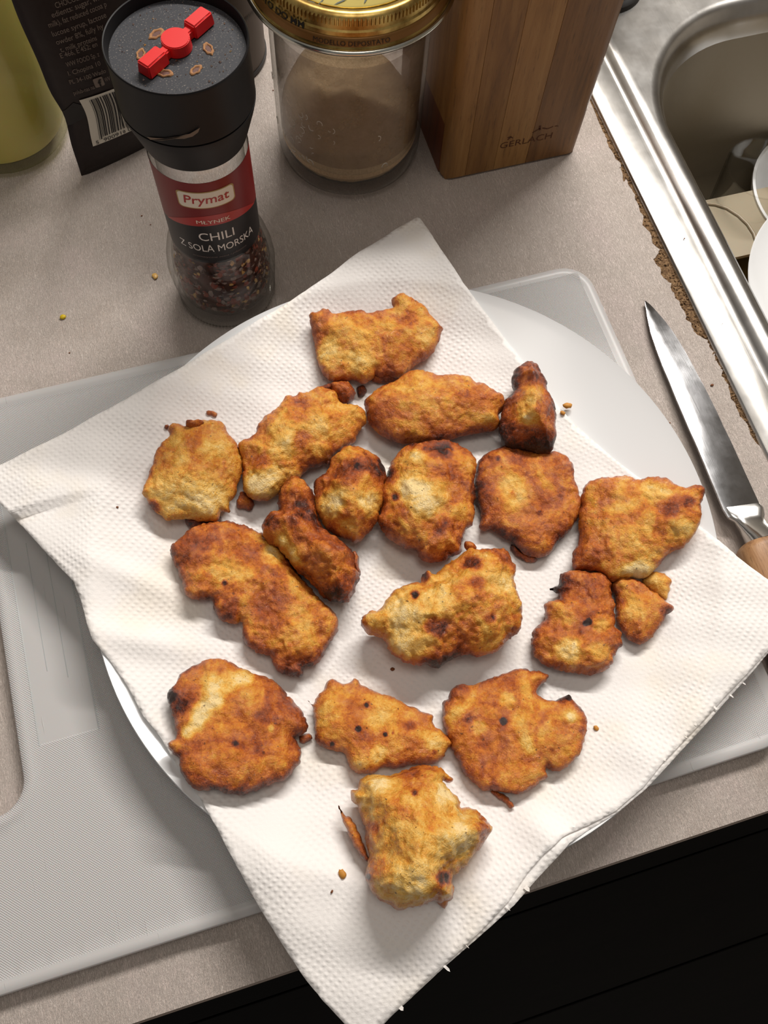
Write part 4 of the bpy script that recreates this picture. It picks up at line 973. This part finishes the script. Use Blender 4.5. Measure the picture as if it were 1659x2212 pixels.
# printed sleeve
phG = math.atan2(-GC[1], -GC[0])
def cylpatch(name, r, zlo, zhi, p0, p1, m, n=64, nz=2):
    V_, F_ = [], []
    for i in range(n+1):
        ph = p0 + (p1-p0)*i/n; lo_ = zlo(ph) if callable(zlo) else zlo; hi_ = zhi(ph) if callable(zhi) else zhi
        for j in range(nz+1):
            z = lo_ + (hi_-lo_)*j/nz; V_.append((GC[0]+r*math.cos(ph), GC[1]+r*math.sin(ph), z))
    for i in range(n):
        for j in range(nz):
            a = i*(nz+1)+j; F_.append((a, a+nz+1, a+nz+2, a+1))
    return mesh(name, V_, F_, m, gr, True)
cylpatch('label_black', .02078, .0492, .1012, phG-1.75, phG+1.75, M_labelblk)
cylpatch('label_red', .02086, lambda p: .0755 - .0035*((p-phG))**2, .1012, phG-1.74, phG+1.74, M_labelred)
cylpatch('label_stripe', .02092, lambda p: .0753 - .0035*(p-phG)**2, lambda p: .0753 - .0035*(p-phG)**2 + .0062*max(0, 1-((p-phG)/1.15)**2)+.0002, phG-1.15, phG+1.15, M_labelred2)
def rplate(name, w, h, r, z0, m, dphi=0.0, rad=.0018):
    pts = []
    for sx, sy, a0 in ((1, 1, 0), (-1, 1, 90), (-1, -1, 180), (1, -1, 270)):
        for k in range(6):
            a = math.radians(a0+18*k); pts.append((sx*(w/2-rad)+rad*math.cos(a), sy*(h/2-rad)+rad*math.sin(a)))
    pts = resample(np.array(pts), .0012, False); V, T, D = triangulate(pts, .0012)
    fn = oncyl(GC, r, z0, phG+dphi)
    return mesh(name, [fn(a, b*1.0 + .0011*(1-abs(2*a/w)**2)*0) for a, b in V], T, m, gr, True)
rplate('logo_border', .0252, .0098, .02097, .0912, M_goldprint, -.05)
rplate('logo_panel', .0242, .0088, .02103, .0912, M_cream, -.05)
text_on('logo_lettering', 'Prymat', .0196, .0047, oncyl(GC, .02110, .0894, phG-.05), M_labelred2, gr, .1, .012)
text_on('label_words', 'MŁYNEK', .0150, .0022, oncyl(GC, .02104, .0766, phG), M_cream, gr)
text_on('label_words', 'CHILI', .0160, .0052, oncyl(GC, .02086, .0652, phG), M_white, gr)
text_on('label_words', 'Z SOLĄ MORSKĄ', .0375, .0044, oncyl(GC, .02086, .0576, phG), M_white, gr)
text_on('label_words', 'aromatyczna ostra i pikantna', .0260, .0012, oncyl(GC, .02086, .0532, phG), M_dim, gr, .3)
# cap
lathe('cap_lower', [(.0179, .1085), (.0212, .1085), (.0222, .1115), (.0252, .1215), (.0262, .1255), (.0263, .1266), (.0179, .1266)], (*GC, 0), M_black, gr, 128, 30)
lathe('cap_upper', [(0, .1270), (.0258, .1270), (.0262, .1273), (.0262, .1300), (.0259, .1480), (.0263, .1500), (.0263, .1510), (.0260, .1514), (.0256, .1512), (.0253, .1500), (.0250, .1485), (.0249, .1468), (.0110, .1466), (0, .1468)], (*GC, 0), M_black, gr, 128, 30)
M_disc = mat('dusty_black', rough=.7); g = N(M_disc)
s_ = g.ramp(g.noise(g.co('Object'), 1600, 3, .6), [(.60, (0,)*3), (.70, (1,)*3)])
g.set('Base Color', g.mix(g.math('MULTIPLY', s_, .7), s2l(44, 45, 50), s2l(150, 140, 130)))
lathe('recessed_disc', [(0, .1470), (.0247, .1469), (.0247, .1467), (0, .1467)], (*GC, 0), M_disc, gr, 96, 60)
# red key
kc = U((372, 92), .1500)
e1 = U((303, 152), .1500); e2 = U((452, 22), .1500)
dv = np.array(e2) - np.array(e1); ang = math.atan2(dv[1], dv[0])
def keybar(name, cx, cy, lx, ly, z0, z1, taper=.8):
    bm = bmesh.new(); bmesh.ops.create_cube(bm, size=1)
    for v in bm.verts:
        k = 1 if v.co.z < 0 else taper; v.co = Vector((v.co.x*lx*(1 if v.co.z < 0 else .93), v.co.y*ly*k, z0 if v.co.z < 0 else z1))
    bmesh.ops.bevel(bm, geom=bm.edges[:], offset=.0005, segments=3, affect='EDGES')
    bmesh.ops.rotate(bm, verts=bm.verts, matrix=Matrix.Rotation(ang, 3, 'Z')); bmesh.ops.translate(bm, verts=bm.verts, vec=(cx, cy, 0))
    return bm
km = thing  # keep name
bmk = keybar('a', 0, 0, .001, .001, 0, 1); bmk.free()
u_ = np.array([math.cos(ang), math.sin(ang)]); 
kcen = np.array([(e1[0]+e2[0])/2*.5 + GC[0]*.5, (e1[1]+e2[1])/2*.5 + GC[1]*.5])
bm = bmesh.new()
def join(bm, b2):
    me_ = bpy.data.meshes.new('tmp'); b2.to_mesh(me_); b2.free(); bm.from_mesh(me_); bpy.data.meshes.remove(me_)
for s in (-1, 1):
    p = kcen + u_*s*.0124; join(bm, keybar('b', p[0], p[1], .0104, .0066, .1471, .1522))
    p = kcen + u_*s*.0062; join(bm, keybar('b', p[0], p[1], .0085, .0038, .1471, .1507, .9))
b2 = bmesh.new(); bmesh.ops.create_cone(b2, cap_ends=True, segments=32, radius1=.0056, radius2=.0052, depth=.0044, matrix=Matrix.Translation((kcen[0], kcen[1], .1493)))
bmesh.ops.bevel(b2, geom=b2.edges[:], offset=.0003, segments=2, affect='EDGES'); join(bm, b2)
o = frombm('red_key', bm, M_red, gr, True, 40); o['label'] = 'glossy red twist key'
# almond grinding holes rimmed with spice dust
for (x, y, L, a) in [(338, 73, .0062, .5), (304, 117, .0052, 1.2), (450, 105, .0058, 1.75), (423, 151, .0052, .62), (356, 158, .0056, -.3)]:
    w = U((x, y), .1472)
    bm = bmesh.new(); R_ = 22; rings = []
    for rr2, z in ((1.15, .14705), (1.0, .1476), (.75, .14745), (.62, .1471)):
        ring = []
        for k in range(R_):
            t_ = 2*math.pi*k/R_; xx = math.cos(t_)*L*.5*rr2*(1+.08*math.sin(5*t_+x)); yy = math.sin(t_)*L*.27*rr2*abs(math.sin(t_))**.3*(1+.15*math.sin(7*t_+y))
            ring.append(bm.verts.new((w[0] + xx*math.cos(a) - yy*math.sin(a), w[1] + xx*math.sin(a) + yy*math.cos(a), z)))
        rings.append(ring)
    for p, q in zip(rings[:-1], rings[1:]):
        for k in range(R_): bm.faces.new((p[k], p[(k+1) % R_], q[(k+1) % R_], q[k]))
    dd = frombm('grinding_hole', bm, M_dust, gr, True)
    bm = bmesh.new(); bm.faces.new([bm.verts.new((w[0] + math.cos(2*math.pi*k/R_)*L*.33*math.cos(a) - math.sin(2*math.pi*k/R_)*L*.15*math.sin(a), w[1] + math.cos(2*math.pi*k/R_)*L*.33*math.sin(a) + math.sin(2*math.pi*k/R_)*L*.15*math.cos(a), .14715)) for k in range(R_)])
    frombm('spice_residue', bm, M_spice[0], dd, False)
# loose grains on the disc
vv, ff, ii = [], [], []; rr = random.Random(5)
for k in range(170):
    a = rr.uniform(0, 6.283); r = .0238*math.sqrt(rr.random()); s = rr.uniform(.00012, .00036) * (1.8 if rr.random() < .08 else 1); b0_ = len(vv)
    c = Vector((GC[0]+r*math.cos(a), GC[1]+r*math.sin(a), .1471))
    for q in ((1, 0, 0), (-.5, .8, 0), (-.5, -.8, 0), (0, 0, 1)): vv.append(c + Vector(q)*s)
    for q in ((0, 1, 3), (1, 2, 3), (2, 0, 3)): ff.append(tuple(b0_+j for j in q)); ii.append(rr.choice([0, 2, 3, 3, 3]) if s > .0003 else 3)
o = mesh('loose_grains', vv, ff, None, gr, False, M_spice, ii); o['kind'] = 'stuff'
# pale smear on the cap
sm = [(317, 296), (335, 298), (356, 299), (376, 296), (395, 294), (410, 289), (424, 281), (432, 276), (428, 286), (416, 295), (398, 300), (378, 300), (350, 304), (325, 302)]
def oncap(p):
    d = ray(np.array(p, float)); r0 = .0266; o_ = CC[:2] - np.array(GC)
    a_q = d[0]**2+d[1]**2; b_q = 2*(o_[0]*d[0]+o_[1]*d[1]); c_q = o_[0]**2+o_[1]**2-r0**2
    t = (-b_q-math.sqrt(max(0, b_q*b_q-4*a_q*c_q)))/(2*a_q); return CC + d*t
mesh('dried_smear', [oncap(p) for p in sm], [tuple(range(len(sm)))], mat('smear', s2l(120, 104, 90), .8), gr, False)

# ================================================================== POUCH
pA = U((178, 383), 0.0)[:2]; pB = U((300, 318), 0.0)[:2]; pu = (pB-pA)/np.linalg.norm(pB-pA); pn = np.array([pu[1], -pu[0]])
po = thing('cocoa_pouch', 'dark brown foil pouch with small print and a barcode, behind the grinder', 'pouch', (*pA, 0))
Wp, Hp = .092, .17
def pouch_pt(s, z, side):
    t = s/Wp; h = z/Hp
    bul = (math.sin(math.pi*min(max(t, 0), 1))**.6) * (.010*math.sin(math.pi*min(1, h*1.1+.12)))
    inn = .0035*math.exp(-((z-.04)/.014)**2)*(1-t)   # waist where the seal folds in
    wv_ = .0015*math.sin(z*110)*(1-t)
    q = pA + pu*(s + inn*0 + (inn + wv_*.3 if t < .3 else 0)) + pn*(bul*side + wv_*.3) - pn*.001
    return (q[0], q[1], z)
V_, F_ = [], []; nu, nv = 26, 40
for side in (1, -1):
    for i in range(nu+1):
        for j in range(nv+1): V_.append(pouch_pt(Wp*i/nu, Hp*j/nv + .0002, side*.9 + (.0 if side > 0 else -1.6)))
ofs = (nu+1)*(nv+1)
for side in range(2):
    for i in range(nu):
        for j in range(nv):
            a = side*ofs + i*(nv+1)+j; f_ = (a, a+nv+1, a+nv+2, a+1); F_.append(f_ if side == 0 else f_[::-1])
for j in range(nv):
    F_.append((j, j+1, ofs+j+1, ofs+j)); a = nu*(nv+1)+j; F_.append((a+1, a, ofs+a, ofs+a+1))
for i in range(nu):
    a = i*(nv+1); F_.append((a+nv+1, a, ofs+a, ofs+a+nv+1)); a += nv; F_.append((a, a+nv+1, ofs+a+nv+1, ofs+a))
mesh('pouch_body', V_, F_, M_pouch, po)
def face_coords(p, off=.0):
    """pixel -> (s,z) on the pouch's front"""
    d = ray(np.array(p, float)); off = .006
    for _ in range(4):
        o_ = pA + pn*off; k = ((o_ - CC[:2]) @ pn) / (d[:2] @ pn); w = CC + d*k; s = (w[:2]-pA) @ pu; z = w[2]
        q = pouch_pt(s, z, .9); off = (np.array(q[:2])-pA) @ pn
    return s, z
def onpouch(s0, z0, lift=.00035):
    def fn(a, b):
        q = pouch_pt(s0+a, z0+b, .9); return (q[0] + pn[0]*lift, q[1] + pn[1]*lift, q[2])
    return fn
lines = [((123, 19), (190, -12), 'CHOCOLATE'), ((114, 37), (230, -8), 'edients: sugar, whey'), ((108, 62), (229, 9), 'milk), fat reduced cocoa p'), ((116, 83), (228, 31), 'lucose syrup, lactose'), ((123, 100), (222, 56), 'owder 8%, fully hy'),
         ((131, 116), (208, 82), 't, milk proteins'), ((131, 129), (208, 96), 'E 466, E 452; en'), ((143, 148), (212, 118), 'WW FOOD Sp. z'), ((147, 166), (215, 138), 'l. Chopina 10'), ((150, 186), (226, 153), 'PL 34-100 Wado'), ((156, 209), (200, 190), 'polub-nas na'), ((224, 178), (238, 172), 'WW')]
for p, q, s in lines:
    s0, z0 = face_coords(p); s1, z1 = face_coords(q)
    text_on('printed_line', s, abs(s1-s0), .0026, onpouch((s0+s1)/2, (z0+z1)/2), M_greyprint, po)
# social icon: rounded square with an f
def ppoly(name, pts, m, lift):
    P_ = resample(np.array(pts), .0015, False); V, T, D = triangulate(P_, .0018)
    return mesh(name, [onpouch(0, 0, lift)(a, b) for a, b in V], T, m, po, True)
s0, z0 = face_coords((210, 178)); rq = np.array(rrect(s0-.0024, s0+.0024, z0-.0028, z0+.0028, .0007, 4)); ppoly('icon_square', rq, M_greyprint, .0004)
text_on('icon_letter', 'f', .0020, .0040, onpouch(s0+.0004, z0-.0024, .0006), M_labelblk, po, 0, .02)
c4 = [face_coords(p) for p in ((162, 222), (200, 317), (282, 280), (240, 190))]
sL = (c4[0][0]+c4[1][0])/2; zT = (c4[0][1]+c4[3][1])/2; zB = (c4[1][1]+c4[2][1])/2; sR = sL + .034
ppoly('barcode_panel', [(sL, zB), (sR, zB), (sR, zT), (sL, zT)], M_cream, .0005)
rr = random.Random(8); s = sL + .0042; bm = bmesh.new(); k = 0
zb0 = zB + .0042
while s < sR - .001:
    w_ = rr.choice([.00022, .00022, .00045, .00068, .0009]); lo_ = zb0 - (.0012 if k < 2 or 17 < k < 20 else 0); f_ = onpouch(0, 0, .0008)
    nseg = 6
    for j in range(nseg):
        za, zc = lo_ + (zT-.0015-lo_)*j/nseg, lo_ + (zT-.0015-lo_)*(j+1)/nseg
        bm.faces.new([bm.verts.new(f_(*p)) for p in ((s, za), (s+w_, za), (s+w_, zc), (s, zc))])
    s += w_ + rr.choice([.00025, .00025, .0005, .0007]); k += 1
frombm('barcode_bars', bm, M_pouchdark, po, False)
text_on('barcode_digits', '5', .0016, .0024, onpouch(sL+.0026, zB+.0007, .0008), M_pouchdark, po)
text_on('barcode_digits', '900910', .0130, .0024, onpouch(sL+.0126, zB+.0007, .0008), M_pouchdark, po)
text_on('barcode_digits', '0 12345'[:1], .0018, .0024, onpouch(sL+.0215, zB+.0007, .0008), M_pouchdark, po)
pk = [face_coords(p) for p in ((124, 245), (150, 225), (172, 232), (178, 255), (135, 275))]
ppoly('black_patch', pk, M_pouchdark, .0003)

# ================================================================== OIL BOTTLE
OC = (-.0775, .4117)
ob = thing('oil_bottle', 'clear bottle of yellow cooking oil at the upper left corner', 'bottle', (*OC, 0))
lathe('bottle_body', [(0, .006), (.018, .005), (.026, .0), (.0315, .0008), (.0345, .005), (.0352, .012), (.0352, .13), (.031, .155), (.016, .185), (.0135, .21), (.0125, .21), (.0145, .184), (.029, .153), (.0335, .128), (.0335, .013), (.0325, .0085), (.027, .0075), (.018, .0085), (0, .009)], (*OC, 0), M_bottle, ob, 96, 60)
lathe('oil', [(0, .0092), (.018, .0087), (.027, .0077), (.0322, .0088), (.0333, .0132), (.0333, .120), (0, .120)], (*OC, 0), M_oil, ob, 96, 60)
lathe('cap', [(0, .2102), (.015, .2102), (.0152, .225), (.014, .228), (0, .228)], (*OC, 0), M_lentil, ob, 48, 40)

# ================================================================== CAN behind the grinder
KC = (.0455, .4385)
cn = thing('spice_tin', 'grey tin with a black base and lid between grinder and jar', 'tin', (*KC, 0))
lathe('tin_base', [(0, 0), (.0288, 0), (.0296, .0012), (.0296, .0035), (0, .0035)], (*KC, 0), M_canbase, cn, 96, 40)
lathe('tin_body', [(0, .0036), (.0290, .0036), (.0290, .064), (0, .064)], (*KC, 0), M_can, cn, 96, 40)
lathe('tin_lid', [(0, .0641), (.0298, .0641), (.0300, .0655), (.0300, .078), (.029, .0795), (0, .0795)], (*KC, 0), M_canbase, cn, 96, 40)
phK = math.atan2(-KC[1], -KC[0])
text_on('printed_words', 'TUNIC', .022, .0042, oncyl(KC, .0292, .0280, phK+.30), M_ink, cn)
# ragged torn label edge
bm = bmesh.new(); rr = random.Random(2)
for k in range(60):
    a = phK - 1.3 + 2.6*k/60; h_ = rr.uniform(.0, .002)
    bm.faces.new([bm.verts.new((KC[0]+.0293*math.cos(a+d), KC[1]+.0293*math.sin(a+d), z)) for d, z in ((0, .0405), (.02, .0405), (.01, .0385-h_))])
frombm('torn_label_edge', bm, M_ink, cn, False)
